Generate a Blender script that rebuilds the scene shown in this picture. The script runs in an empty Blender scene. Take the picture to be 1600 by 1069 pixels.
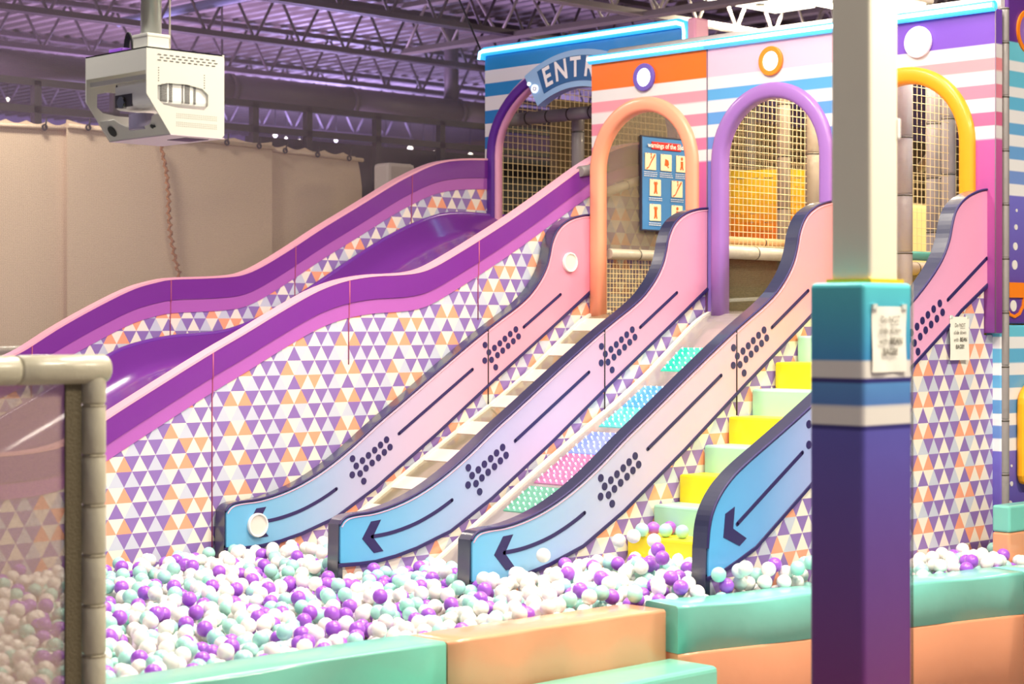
import bpy, bmesh, math, random
import numpy as np
from mathutils import Vector

random.seed(7); rng = np.random.default_rng(7)
scene = bpy.context.scene
COL = scene.collection
# ------------------------------------------------------------------ camera
TH = math.radians(44.38); FPX = 3000.0; YH = 506.7; EH = 1.85
CT, ST = math.cos(TH), math.sin(TH)
cam_d = bpy.data.cameras.new('camera'); cam = bpy.data.objects.new('camera', cam_d); COL.objects.link(cam)
cam.location = (0, 0, EH); cam.rotation_euler = (math.radians(90), 0, -(math.pi/2 - (math.pi/2 - TH)))
cam_d.sensor_width = 36; cam_d.lens = FPX/1600*36
cam_d.shift_y = -(534.5-YH)/1600
cam_d.clip_end = 200
cam_d.dof.use_dof = True; cam_d.dof.focus_distance = 10.6; cam_d.dof.aperture_fstop = 3.2
scene.camera = cam
# ------------------------------------------------------------------ world, exposure
w = bpy.data.worlds.new('world'); scene.world = w; w.use_nodes = True
w.node_tree.nodes['Background'].inputs[0].default_value = (0.78, 0.75, 1.0, 1)
w.node_tree.nodes['Background'].inputs[1].default_value = 0.46
vs = scene.view_settings
vs.view_transform = 'Standard'; vs.look = 'None'; vs.gamma = 1.0; vs.exposure = -0.13
try: vs.use_curve_mapping = False
except Exception: pass
# ------------------------------------------------------------------ large lights (ceiling fixtures hang at the same places; some are added fill)
LIGHTS = [ # x, y, z(world), energy, colour
    (5.2, 2.4, 5.15, 325, (1.0, .89, .70)), (8.4, 1.6, 5.15, 350, (1.0, .89, .70)),
    (5.7, 5.3, 5.15, 185, (1.0, .90, .74)), (6.9, 7.2, 5.15, 150, (1.0, .90, .74)),
    (8.0, 5.6, 5.15, 80, (1.0, .94, .86)), (15.6, 12.3, 5.15, 300, (1.0, .86, .60)),
    (13.6, 6.6, 4.75, 240, (1.0, .84, .54)), (6.6, 11.9, 5.15, 165, (1.0, .90, .76)),  # the last one is added to brighten the tarpaulins
    (10.15, 7.35, 3.95, 34, (1.0, .88, .64)), (10.1, 6.3, 3.95, 42, (1.0, .88, .68)), (3.7, 7.7, 5.15, 95, (1.0, .93, .84)),  # added fill lamps: behind the arches and over the left balls
]
def area(loc, energy, col, sx, sy, rot=(0, 0, 0)):
    l = bpy.data.lights.new('lamp_light', 'AREA'); l.shape = 'RECTANGLE'; l.size = sx; l.size_y = sy
    l.energy = energy; l.color = col
    o = bpy.data.objects.new('lamp_light', l); COL.objects.link(o); o.location = loc; o.rotation_euler = rot
    return o
for x, y, z, e, c in LIGHTS: area((x, y, z-.045), e, c, 1.15, .5)
# coloured show lights washing the hall beyond the net
for x, y, z, e, c, r in [(6.5, 15.5, 2.6, 260, (.85, .50, .95), math.pi), (12.5, 19.0, 2.6, 520, (.78, .50, 1.0), math.pi),
                         (18.5, 22.8, 2.6, 1300, (.56, .44, 1.0), math.pi), (3.4, 14.0, 4.4, 90, (1.0, .55, .8), math.pi),
                         (9.5, 20.0, 4.9, 260, (.75, .5, 1.0), 0)]:
    area((x, y, z), e, c, 1.2, 1.2, (r, 0, 0))

# ------------------------------------------------------------------ helpers
def lin(c):
    return tuple(((v/255)/12.92 if v/255 <= .04045 else ((v/255+.055)/1.055)**2.4) for v in c)
def P(x, y, X=None, Y=None, z=None, d=None):
    """photo pixel -> world point on a plane X=, Y=, z= (relative to eye) or at depth d"""
    t = (x-800)/FPX
    if Y is not None: d = Y/(CT-ST*t)
    elif X is not None: d = X/(ST+CT*t)
    elif z is not None: d = z*FPX/(YH-y)
    r = t*d
    return Vector((r*CT+d*ST, -r*ST+d*CT, (YH-y)*d/FPX+EH))
def proj(p):
    r = p[0]*CT-p[1]*ST; d = p[0]*ST+p[1]*CT
    return 800+FPX*r/d, YH-FPX*(p[2]-EH)/d, d

MATS = {}
def nmat(name, col, rough=.5, coat=0.0, metal=0.0, bump=0.0, bscale=6.0, emit=None, estr=0.0, spec=.5, var=0.0):
    if name in MATS: return MATS[name]
    m = bpy.data.materials.new(name); m.use_nodes = True
    nt = m.node_tree; b = nt.nodes['Principled BSDF']
    b.inputs['Base Color'].default_value = (*lin(col), 1); b.inputs['Roughness'].default_value = rough
    b.inputs['Metallic'].default_value = metal; b.inputs['Coat Weight'].default_value = coat
    b.inputs['Coat Roughness'].default_value = .12; b.inputs['Specular IOR Level'].default_value = spec
    if emit is not None:
        b.inputs['Emission Color'].default_value = (*emit, 1); b.inputs['Emission Strength'].default_value = estr
    if bump > 0 or var > 0:
        tc = nt.nodes.new('ShaderNodeTexCoord'); n = nt.nodes.new('ShaderNodeTexNoise'); n.inputs['Scale'].default_value = bscale
        n.inputs['Detail'].default_value = 3
        nt.links.new(tc.outputs['Object'], n.inputs['Vector'])
        if bump > 0:
            bp = nt.nodes.new('ShaderNodeBump'); bp.inputs['Strength'].default_value = bump; bp.inputs['Distance'].default_value = .03
            nt.links.new(n.outputs['Fac'], bp.inputs['Height']); nt.links.new(bp.outputs['Normal'], b.inputs['Normal'])
        if var > 0:
            mx = nt.nodes.new('ShaderNodeMix'); mx.data_type = 'RGBA'
            mx.inputs[6].default_value = (*[v*(1-var) for v in lin(col)], 1); mx.inputs[7].default_value = (*[min(1, v*(1+var)) for v in lin(col)], 1)
            nt.links.new(n.outputs['Fac'], mx.inputs[0]); nt.links.new(mx.outputs[2], b.inputs['Base Color'])
    MATS[name] = m
    return m
def rampmat(name, axis, stops, interp='CONSTANT', rough=.42, bump=.12, coat=.15, bscale=5.0):
    """printed vinyl: colour by world position along one axis; stops = [(coordinate, rgb255)], rising"""
    m = nmat(name, (255, 255, 255), rough, coat, 0, bump, bscale)
    nt = m.node_tree; b = nt.nodes['Principled BSDF']
    g = nt.nodes.new('ShaderNodeNewGeometry'); s = nt.nodes.new('ShaderNodeSeparateXYZ'); mr = nt.nodes.new('ShaderNodeMapRange')
    lo, hi = stops[0][0], stops[-1][0]+1e-4
    mr.inputs[1].default_value = lo; mr.inputs[2].default_value = hi
    nt.links.new(g.outputs['Position'], s.inputs[0]); nt.links.new(s.outputs[axis], mr.inputs[0])
    r = nt.nodes.new('ShaderNodeValToRGB'); r.color_ramp.interpolation = interp
    e = r.color_ramp.elements
    e[0].position = 0; e[0].color = (*lin(stops[0][1]), 1); e[1].position = 1; e[1].color = (*lin(stops[-1][1]), 1)
    for c, col in stops[1:-1]:
        q = e.new((c-lo)/(hi-lo)); q.color = (*lin(col), 1)
    nt.links.new(mr.outputs[0], r.inputs[0]); nt.links.new(r.outputs[0], b.inputs['Base Color'])
    return m
def meshmat(name, col, opacity, rough=.7, scale=260.0):
    """fine woven safety mesh: threads and holes, too fine to count"""
    if name in MATS: return MATS[name]
    m = bpy.data.materials.new(name); m.use_nodes = True; nt = m.node_tree
    b = nt.nodes['Principled BSDF']; out = nt.nodes['Material Output']
    b.inputs['Base Color'].default_value = (*lin(col), 1); b.inputs['Roughness'].default_value = rough
    t = nt.nodes.new('ShaderNodeBsdfTransparent'); mx = nt.nodes.new('ShaderNodeMixShader')
    tc = nt.nodes.new('ShaderNodeTexCoord'); vo = nt.nodes.new('ShaderNodeTexVoronoi'); vo.inputs['Scale'].default_value = scale
    vo.inputs['Randomness'].default_value = .15
    mr = nt.nodes.new('ShaderNodeMapRange'); mr.inputs[1].default_value = .15; mr.inputs[2].default_value = .65
    mr.inputs[3].default_value = max(0, opacity-.22); mr.inputs[4].default_value = min(1, opacity+.22)
    nt.links.new(tc.outputs['Object'], vo.inputs['Vector']); nt.links.new(vo.outputs['Distance'], mr.inputs[0])
    nt.links.new(mr.outputs[0], mx.inputs[0]); nt.links.new(t.outputs[0], mx.inputs[1]); nt.links.new(b.outputs[0], mx.inputs[2])
    nt.links.new(mx.outputs[0], out.inputs[0])
    MATS[name] = m
    return m

def crisp(segs):
    """[(z0, z1, c0, c1)] rising -> ramp stops with hard edges where segments meet"""
    st = []
    for z0, z1, c0, c1 in segs:
        st.append((z0+.0006, c0))
        st.append((z1-.0006, c1))
    return st
class MB:
    def __init__(s): s.v = []; s.f = []; s.sm = []; s.mi = []
    def add(s, vs, fs, smooth=False, mi=0):
        o = len(s.v); s.v += [tuple(q) for q in vs]
        for f in fs: s.f.append([i+o for i in f]); s.sm.append(smooth); s.mi.append(mi)
        return s
    def box(s, a, b, mi=0):
        (x0, y0, z0), (x1, y1, z1) = a, b
        v = [(x0,y0,z0),(x1,y0,z0),(x1,y1,z0),(x0,y1,z0),(x0,y0,z1),(x1,y0,z1),(x1,y1,z1),(x0,y1,z1)]
        return s.add(v, [(0,3,2,1),(4,5,6,7),(0,1,5,4),(1,2,6,5),(2,3,7,6),(3,0,4,7)], False, mi)
    def prism(s, poly, axis, a, b, mi=0):
        """2-D outline extruded between a and b along axis; outline coords are the other two axes in order"""
        n = len(poly)
        def mk(p, c):
            if axis == 'X': return (c, p[0], p[1])
            if axis == 'Y': return (p[0], c, p[1])
            return (p[0], p[1], c)
        v = [mk(p, a) for p in poly]+[mk(p, b) for p in poly]
        f = [list(range(n)), list(range(2*n-1, n-1, -1))]+[[i, i+n, (i+1) % n+n, (i+1) % n] for i in range(n)]
        return s.add(v, f, False, mi)
    def tube(s, path, r, n=12, caps=True, smooth=True, mi=0):
        path = [Vector(p) for p in path]; rings = []
        rs = r if isinstance(r, (list, tuple)) else [r]*len(path)
        vs = []; up = None
        for i, p in enumerate(path):
            d = (path[min(i+1, len(path)-1)]-path[max(i-1, 0)]).normalized()
            if up is None: up = Vector((0, 0, 1)) if abs(d.z) < .9 else Vector((1, 0, 0))
            a = d.cross(up).normalized(); bb = a.cross(d).normalized(); up = bb
            for k in range(n):
                q = 2*math.pi*k/n; vs.append(p+(a*math.cos(q)+bb*math.sin(q))*rs[i])
        fs = []
        for i in range(len(path)-1):
            for k in range(n): fs.append((i*n+k, i*n+(k+1) % n, (i+1)*n+(k+1) % n, (i+1)*n+k))
        s.add(vs, fs, smooth, mi)
        if caps:
            o = len(s.v)-len(vs); s.f.append([o+k for k in range(n)][::-1]); s.sm.append(False); s.mi.append(mi)
            s.f.append([o+(len(path)-1)*n+k for k in range(n)]); s.sm.append(False); s.mi.append(mi)
        return s
    def disc(s, c, nrm, r, t=.004, n=24, mi=0):
        c = Vector(c); nrm = Vector(nrm).normalized()
        return s.tube([c, c+nrm*t], r, n, True, False, mi)
    def ring(s, c, nrm, r0, r1, t, n=36, mi=0):
        c = Vector(c); nrm = Vector(nrm).normalized(); a = nrm.orthogonal().normalized(); b = nrm.cross(a); vs = []
        for k in range(n):
            q = 2*math.pi*k/n; e = a*math.cos(q)+b*math.sin(q)
            vs += [c+e*r0, c+e*r1, c+e*r1+nrm*t, c+e*r0+nrm*t]
        fs = []
        for k in range(n):
            i, j = 4*k, 4*((k+1) % n)
            for q in range(4): fs.append((i+q, i+(q+1) % 4, j+(q+1) % 4, j+q))
        return s.add(vs, fs, False, mi)
    def sweep(s, path, w, d0, d1, axis='X', mi=0, ch=.25, smooth=False, closed=False):
        """flat band following a planar path; path coords in plane normal to axis, depth from d0 to d1"""
        n = len(path); vs = []
        for i in range(n):
            a = path[(i-1) % n] if closed else path[max(i-1, 0)]; b = path[(i+1) % n] if closed else path[min(i+1, n-1)]
            dx, dy = b[0]-a[0], b[1]-a[1]; L = math.hypot(dx, dy) or 1; nx, ny = -dy/L, dx/L
            h = w/2; c = min(h*.9, abs(d1-d0)*ch); sg = 1 if d1 > d0 else -1
            for off, dep in [(-h, d0), (-h, d1-sg*c), (-h+c*.3, d1-sg*c*.3), (-h+c, d1), (h-c, d1), (h-c*.3, d1-sg*c*.3), (h, d1-sg*c), (h, d0)]:
                u, v = path[i][0]+nx*off, path[i][1]+ny*off
                vs.append((dep, u, v) if axis == 'X' else (u, dep, v))
        fs = []
        for i in range(n if closed else n-1):
            j = (i+1) % n
            for k in range(8): fs.append((i*8+k, i*8+(k+1) % 8, j*8+(k+1) % 8, j*8+k))
        s.add(vs, fs, smooth, mi)
        if not closed:
            o = len(s.v)-len(vs); s.f += [[o+k for k in range(8)], [o+(n-1)*8+k for k in range(8)][::-1]]; s.sm += [False]*2; s.mi += [mi]*2
        return s
    def build(s, name, mats, parent=None, bevel=0, seg=2):
        me = bpy.data.meshes.new(name); org = Vector(parent['_o']) if parent is not None else Vector((0, 0, 0))
        loc = Vector((0, 0, 0))
        if parent is None and s.v:
            a = np.array(s.v); loc = Vector(((a[:, 0].min()+a[:, 0].max())/2, (a[:, 1].min()+a[:, 1].max())/2, a[:, 2].min())); org = loc
        me.from_pydata([tuple(Vector(q)-org) for q in s.v], [], s.f)
        me.polygons.foreach_set('use_smooth', s.sm); me.polygons.foreach_set('material_index', s.mi)
        bm = bmesh.new(); bm.from_mesh(me); bmesh.ops.recalc_face_normals(bm, faces=bm.faces)
        ng = [f for f in bm.faces if len(f.verts) > 12]
        if ng: bmesh.ops.triangulate(bm, faces=ng, ngon_method='EAR_CLIP')
        bm.to_mesh(me); bm.free()
        for m in (mats if isinstance(mats, (list, tuple)) else [mats]): me.materials.append(m)
        o = bpy.data.objects.new(name, me); COL.objects.link(o)
        if parent is not None: o.parent = parent; o['_o'] = parent['_o']
        else: o.location = loc; o['_o'] = list(loc)
        if bevel:
            b = o.modifiers.new('bevel', 'BEVEL'); b.width = bevel; b.segments = seg; b.limit_method = 'ANGLE'; b.angle_limit = math.radians(40)
            b.harden_normals = False
        return o
def thing(name, loc, label, cat, group=None):
    o = bpy.data.objects.new(name, None); COL.objects.link(o); o.location = loc; o['_o'] = list(loc)
    o.empty_display_size = .1; o['label'] = label; o['category'] = cat
    if group: o['group'] = group
    return o
def tag(o, label, cat, group=None, kind=None):
    o['label'] = label; o['category'] = cat
    if group: o['group'] = group
    if kind: o['kind'] = kind
    return o
def struct(o, label=None, cat=None):
    o['kind'] = 'structure'
    if label: o['label'] = label
    if cat: o['category'] = cat
    return o
def text_mb(txt, size, place, mb, mi=0, align='CENTER', depth=.0, bold=0.0, xs=1.0):
    """lettering as flat mesh; place(x, y) -> world point"""
    cu = bpy.data.curves.new('lettering', 'FONT'); cu.body = txt; cu.size = size; cu.align_x = align; cu.align_y = 'CENTER'
    cu.offset = bold; cu.resolution_u = 3
    ob = bpy.data.objects.new('lettering', cu); COL.objects.link(ob)
    dg = bpy.context.evaluated_depsgraph_get(); me = bpy.data.meshes.new_from_object(ob.evaluated_get(dg))
    mb.add([place(v.co.x*xs, v.co.y) for v in me.vertices], [list(p.vertices) for p in me.polygons], False, mi)
    bpy.data.objects.remove(ob); bpy.data.curves.remove(cu); bpy.data.meshes.remove(me)
    return mb
def interp(pts, x):
    a = sorted(pts); return float(np.interp(x, [p[0] for p in a], [p[1] for p in a]))
def smooth_poly(pts, k=2):
    """Chaikin corner cutting for an open polyline"""
    for _ in range(k):
        q = [pts[0]]
        for a, b in zip(pts[:-1], pts[1:]):
            q += [(a[0]*.75+b[0]*.25, a[1]*.75+b[1]*.25), (a[0]*.25+b[0]*.75, a[1]*.25+b[1]*.75)]
        pts = q+[pts[-1]]
    return pts
def S(a, b, x):
    t = np.clip((x-a)/(b-a), 0, 1); return t*t*(3-2*t)

# ------------------------------------------------------------------ materials
M_WHITE = nmat('vinyl_white', (236, 232, 230), .42, .15, 0, .1)
M_NAVY = nmat('vinyl_navy', (30, 36, 70), .38, 1.0, 0, .05, 4, spec=.9)
M_INK = nmat('ink_navy', (44, 34, 92), .5)
M_PINKEDGE = nmat('vinyl_pink_edge', (244, 176, 196), .4, .2)
M_PURPLE = nmat('vinyl_purple', (122, 44, 150), .38, .3, 0, .12)
M_ORCHID = nmat('vinyl_orchid', (180, 98, 186), .4, .2, 0, .12)
M_T = [nmat('triangle_cream', (246, 236, 222), .45, .1, 0, .06), nmat('triangle_purple', (146, 116, 186), .45, .1, 0, .06),
       nmat('triangle_lilac', (204, 208, 224), .45, .1, 0, .06), nmat('triangle_orange', (250, 168, 134), .45, .1, 0, .06)]
M_GREY = nmat('padding_grey', (142, 136, 136), .45, .15, 0, .2, 14)
M_CREAMPAD = nmat('padding_cream', (196, 186, 168), .38, .25, 0, .25, 16)
M_TIE = nmat('tie_plastic', (70, 64, 56), .5)
M_STEEL = nmat('painted_steel', (214, 206, 196), .5)
M_DARK = nmat('dark_frame', (44, 40, 44), .6)
M_ROPE = nmat('net_rope', (232, 208, 160), .7)
M_BLACK = nmat('black_plastic', (14, 14, 18), .45)
M_LEDW = nmat('led_tube', (255, 255, 255), .4, emit=(.30, .78, 1.0), estr=6.0)
M_HALO = nmat('led_halo', (90, 180, 230), .4, emit=(.03, .50, .95), estr=1.1)  # cyan halo around the tubes, modelled as a glowing shell
M_LAMP = nmat('lamp_diffuser', (255, 255, 255), .4, emit=(.86, .93, 1.0), estr=1.15)
M_FIX = nmat('fixture_glow', (255, 255, 255), .4, emit=(1.0, .9, .7), estr=6.0)

# ------------------------------------------------------------------ the building shell
struct(MB().box((-6, -6, -.06), (44, 44, 0)).build('floor', nmat('floor_vinyl', (150, 140, 132), .55, var=.1)))
def ceiling():
    mb = MB(); zb = EH+3.62; vs = []; x = -6.0; prof = []
    while x < 44:
        prof += [(x, zb), (x+.09, zb), (x+.12, zb+.055), (x+.21, zb+.055)]; x += .24
    n = len(prof)
    for y in (-6, 44): vs += [(p[0], y, p[1]) for p in prof]
    mb.add(vs, [(i, i+1, n+i+1, n+i) for i in range(n-1)])
    struct(mb.build('ceiling', nmat('roof_deck', (120, 112, 112), .5, metal=.0, var=.15)))
ceiling()
struct(MB().box((-6, 30, 0), (44, 30.2, 6)).build('wall_far', nmat('hall_wall', (150, 138, 160), .7)))
struct(MB().box((26, -6, 0), (26.2, 30, 6)).build('wall_right', nmat('hall_wall_warm', (120, 104, 84), .7)))

# roof joists: each with chords and zigzag web
def joist(a, b, z0, z1, step, label, mat, r=.04):
    a, b = Vector(a), Vector(b); t = thing('roof_joist', (a.x, a.y, z0+EH), label, 'joist', 'steel joists under the roof deck')
    dv = (b-a); L = dv.length; dv.normalize(); sd = Vector((-dv.y, dv.x, 0))
    def chord(nm, z, h):
        mb = MB()
        for s_ in (-1, 1):
            q = [a+sd*s_*.012, b+sd*s_*.012]
            e = sd*s_*.05
            mb.add([(q[0].x, q[0].y, z), (q[1].x, q[1].y, z), (q[1].x+e.x, q[1].y+e.y, z), (q[0].x+e.x, q[0].y+e.y, z),
                    (q[0].x, q[0].y, z+h), (q[1].x, q[1].y, z+h), (q[1].x+e.x, q[1].y+e.y, z+.008), (q[0].x+e.x, q[0].y+e.y, z+.008)],
                   [(0, 1, 2, 3), (4, 5, 1, 0), (4, 7, 6, 5), (0, 3, 7, 4), (1, 5, 6, 2), (3, 2, 6, 7)])
        mb.build(nm, mat, t)
    chord('bottom_chord', z0+EH, .07); chord('top_chord', z1+EH-.07, .07)
    n = int(L/step)
    for i in range(n):
        p = a+dv*(i*step); q = a+dv*((i+.5)*step); e = a+dv*((i+1)*step)
        mb = MB().tube([(p.x, p.y, z0+EH+.03), (q.x, q.y, z1+EH-.03)], .016, 6).tube([(q.x, q.y, z1+EH-.03), (e.x, e.y, z0+EH+.03)], .016, 6)
        mb.build('web_bar', mat, t)
MJ = nmat('joist_paint', (206, 200, 196), .45)
for yy, lab in [(12.5, 'pale steel roof joist above the entry sign'), (14.3, 'pale steel roof joist crossing behind the net corner'), (16.5, 'steel roof joist second behind the net'),
                (18.7, 'dim steel roof joist above the round duct'), (21.2, 'far dim steel roof joist below the duct line'), (23.8, 'farthest dim steel roof joist by the far wall')]:
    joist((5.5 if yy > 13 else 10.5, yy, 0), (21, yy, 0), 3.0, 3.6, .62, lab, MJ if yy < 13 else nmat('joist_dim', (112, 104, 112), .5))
joist((14.0, 5.5, 0), (14.0, 16, 0), 2.98, 3.55, .75, 'cream steel truss running across above the arched panels', MJ)
joist((17.5, 6.5, 0), (17.5, 17, 0), 2.98, 3.55, .75, 'warm lit far truss above the pink panel', MJ)
tag(MB().tube([(11.6, 11.6, EH+3.3), (11.6, 18, EH+3.3)], .05, 12).build('conduit_pipe', nmat('pipe_blue', (150, 170, 205), .4)), 'light blue straight pipe beneath the roof deck', 'pipe')
tag(MB().tube([(19.4, 6.5, EH+2.98), (19.4, 16, EH+2.98)], .14, 16).build('sprinkler_main', nmat('pipe_cream', (226, 210, 176), .45)), 'thick cream pipe behind the truss at the top right', 'pipe')
MD = nmat('duct_metal', (120, 112, 118), .5)
t = thing('round_duct', (8, 17.2, EH+2.2), 'long grey round air duct crossing the upper left', 'duct')
zd = (YH-144)/FPX*(17.2/(CT+ST*.1333))+EH
for i in range(9):
    x0 = 4.0+i*1.7; MB().tube([(x0, 17.2, zd), (x0+1.69, 17.2, zd)], .165, 20).build('duct_section', MD, t)
    MB().tube([(x0+1.66, 17.2, zd), (x0+1.72, 17.2, zd)], .178, 20).build('duct_collar', MD, t)
for xh in (6.2, 9.2, 12.4, 15.8):
    MB().tube([(xh, 17.2, zd+.1), (xh, 17.2, EH+3.6)], .09 if xh in (9.2, 15.8) else .012, 12).build('duct_riser', MD, t)
tag(MB().tube([(8, 21.8, EH+1.95), (22, 21.8, EH+1.95)], .14, 16).build('air_pipe', MD), 'thinner violet lit pipe below the round duct', 'pipe')

# ceiling lamps (bodies of the LIGHTS entries, some added only as fill)
GL = ['in front of the pit wall', 'far right in front of the pit', 'over the front edge of the ball pit', 'above the middle of the arrow walls', 'above the stair lane',
      'bright at the top edge behind the pink panel', 'high behind the orange arch', 'added behind the net to brighten the tarpaulins', 'added behind the purple arch to brighten it', 'added behind the orange arch top to brighten it', 'added to brighten the left part of the ball pit']
for (x, y, z, e, c), g in zip(LIGHTS, GL):
    t = thing('ceiling_lamp', (x, y, z), 'flat ceiling lamp '+g, 'lamp', 'flat ceiling lamps')
    MB().box((x-.62, y-.3, z), (x+.62, y+.3, z+.07)).build('housing', M_WHITE, t, .01)
    MB().ring((x, y, z-.03), (0, 0, 1), .001, .05, .03).build('sensor', M_BLACK, t)
    for s_ in (-.5, .5): MB().tube([(x+s_, y, z+.06), (x+s_, y, EH+3.62)], .006, 6).build('hanger', M_STEEL, t)
    MB().box((x-.58, y-.26, z-.012), (x+.58, y+.26, z)).build('diffuser', M_FIX, t)
# far warm lamps seen through the net
for i, (px, py, r) in enumerate([(430, 211, .035), (447, 216, .02), (468, 220, .02), (525, 219, .03), (641, 232, .045), (662, 241, .02), (735, 243, .045), (603, 234, .018), (678, 238, .018), (500, 214, .018), (12, 156, .03), (853, 155, .02)]):
    p = P(px, py, Y=24.0)
    t = thing('pendant_lamp', p, ['first', 'second', 'third', 'fourth', 'fifth', 'sixth', 'seventh', 'eighth', 'ninth', 'tenth', 'eleventh', 'twelfth'][sorted([430, 447, 468, 525, 641, 662, 735, 603, 678, 500, 12, 853]).index(px)]+' from the left of the far pendant lamps above the tarpaulins', 'lamp', 'far pendant lamps')
    MB().tube([p+Vector((0, 0, -r)), p+Vector((0, 0, -r*.5)), p, p+Vector((0, 0, r*.5)), p+Vector((0, 0, r))], [r*.3, r*.85, r, r*.85, r*.3], 12).build('bulb', M_FIX, t)
    MB().tube([p+Vector((0, 0, r)), (p.x, p.y, EH+3.6)], .006, 6).build('cable', M_BLACK, t)

# ------------------------------------------------------------------ tarpaulin wall behind a black net
YT = 13.0
MTARP = nmat('tarpaulin', (226, 204, 178), .85, bump=.15, bscale=1.2, var=.04)
def tarp(xa, xb, ya, yb, off, label, corner=False):
    a, b = P(xa, ya, Y=YT), P(xb, yb, Y=YT); nx = 40; nz = 14; zb = EH-.35
    t = thing('tarpaulin_sheet', (a.x, YT, zb), label, 'tarpaulin', 'beige tarpaulins on the frame')
    mb = MB(); vs = []
    for s_ in (0, 1):
        for i in range(nx+1):
            u = i/nx
            for j in range(nz+1):
                v = j/nz; top = a.z+(b.z-a.z)*u-.025*abs(math.sin(u*math.pi*5))
                x = a.x+(b.x-a.x)*u
                if corner and u > .93: top -= .28*(max(0, u-.93)/.07)**2
                y = YT-off+.02*math.sin(u*6+off*40)*(1-v)**2+s_*.012
                vs.append((x, y, zb+(top-zb)*v))
    N = (nx+1)*(nz+1); fs = []
    for i in range(nx):
        for j in range(nz):
            q = [i*(nz+1)+j, (i+1)*(nz+1)+j, (i+1)*(nz+1)+j+1, i*(nz+1)+j+1]; fs += [q, [k+N for k in q[::-1]]]
    mb.add(vs, fs, True); mb.build('sheet', MTARP, t)
    MB().tube([(a.x, YT-off-.012, a.z-.05), (b.x, YT-off-.012, b.z-.05)], .018, 8).build('hem', MTARP, t)
    n = max(2, int((b.x-a.x)/.32))
    for i in range(n):
        u = (i+.5)/n; x = a.x+(b.x-a.x)*u; z = a.z+(b.z-a.z)*u-.05
        MB().ring((x, YT-off-.036, z), (0, -1, 0), .012, .026, .006, 14).tube([(x, YT-off-.05, z), (x+.01, YT-off-.05, z+.07)], .006, 6).build('hook', M_DARK, t)
tarp(-60, 103, 182, 192, .02, 'beige tarpaulin at the left edge of the frame')
tarp(95, 415, 188, 223, .09, 'wide beige tarpaulin behind the projector')
tarp(412, 562, 224, 242, .03, 'narrow beige tarpaulin with a rounded upper corner', True)
t = thing('tarpaulin_rack', (8, YT+.12, 0), 'dark square tube frame carrying the tarpaulins', 'frame')
for nm, z in (('rail', EH+1.62), ('rail', EH+1.83)): MB().box((2.5, YT+.07, z), (14.5, YT+.13, z+.055)).build(nm, M_DARK, t)
for px in (-40, 67, 190, 330, 408, 492, 600, 700): x = P(px, 200, Y=YT).x; MB().box((x-.03, YT+.07, 0), (x+.03, YT+.13, EH+1.87)).build('post', M_DARK, t)
tag(MB().box((9.8, YT+.2, 0), (15, YT+.26, EH+1.6)).build('dark_partition', nmat('partition_dark', (40, 38, 46), .7)), 'dark partition beyond the purple slide top', 'partition')
a = P(250, 222, Y=YT-.16); b = P(280, 440, Y=YT-.16); pts = []
for i in range(60):
    u = i/59; pts.append((a.x+(b.x-a.x)*u+.02*math.sin(u*7)+.007*math.sin(u*110), YT-.16+.007*math.cos(u*110), a.z+(b.z-a.z)*u))
mr = MB(); mr.tube(pts, .011, 6); mr.tube([(p[0]-.014*math.sin(i*1.9), p[1]+.014*math.cos(i*1.9), p[2]) for i, p in enumerate(pts)], .009, 6)
tag(mr.build('twisted_rope', nmat('rope_brown', (168, 118, 78), .8, var=.3, bscale=60)), 'brown twisted rope hanging down the wide tarpaulin', 'rope')
mp = MB().tube([P(-40, 551, Y=11.6), P(135, 546, Y=11.6)], .04, 14)
tag(mp.build('padded_rail', M_CREAMPAD), 'cream padded rail below the left tarpaulin', 'rail')
fa, fb = P(607, 300, Y=12.2), P(640, 262, Y=12.5)
tag(MB().box((fa.x, 12.2, 0), (fa.x+.3, 12.4, fb.z)).build('foam_bundle', nmat('foam_white', (210, 200, 196), .6, bump=.4, bscale=8), None, .03), 'crumpled white foam bundle beside the purple slide top', 'foam')
YN = 10.98
nv = [P(-80, 600, Y=YN), P(762, 600, Y=YN), P(757, 92, Y=YN), P(716, -4, Y=YN), P(700, -40, Y=YN), P(-80, -40, Y=YN)]
tag(MB().add(nv, [list(range(6))]).build('black_net', meshmat('net_black', (112, 100, 112), .38, scale=150)), 'fine black safety net stretched from the entry panel to the left', 'net')
tag(MB().tube([nv[2], nv[3], nv[4]], .008, 6).build('net_cord', M_DARK), 'thin slanted cord edging the black net', 'cord')

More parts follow.
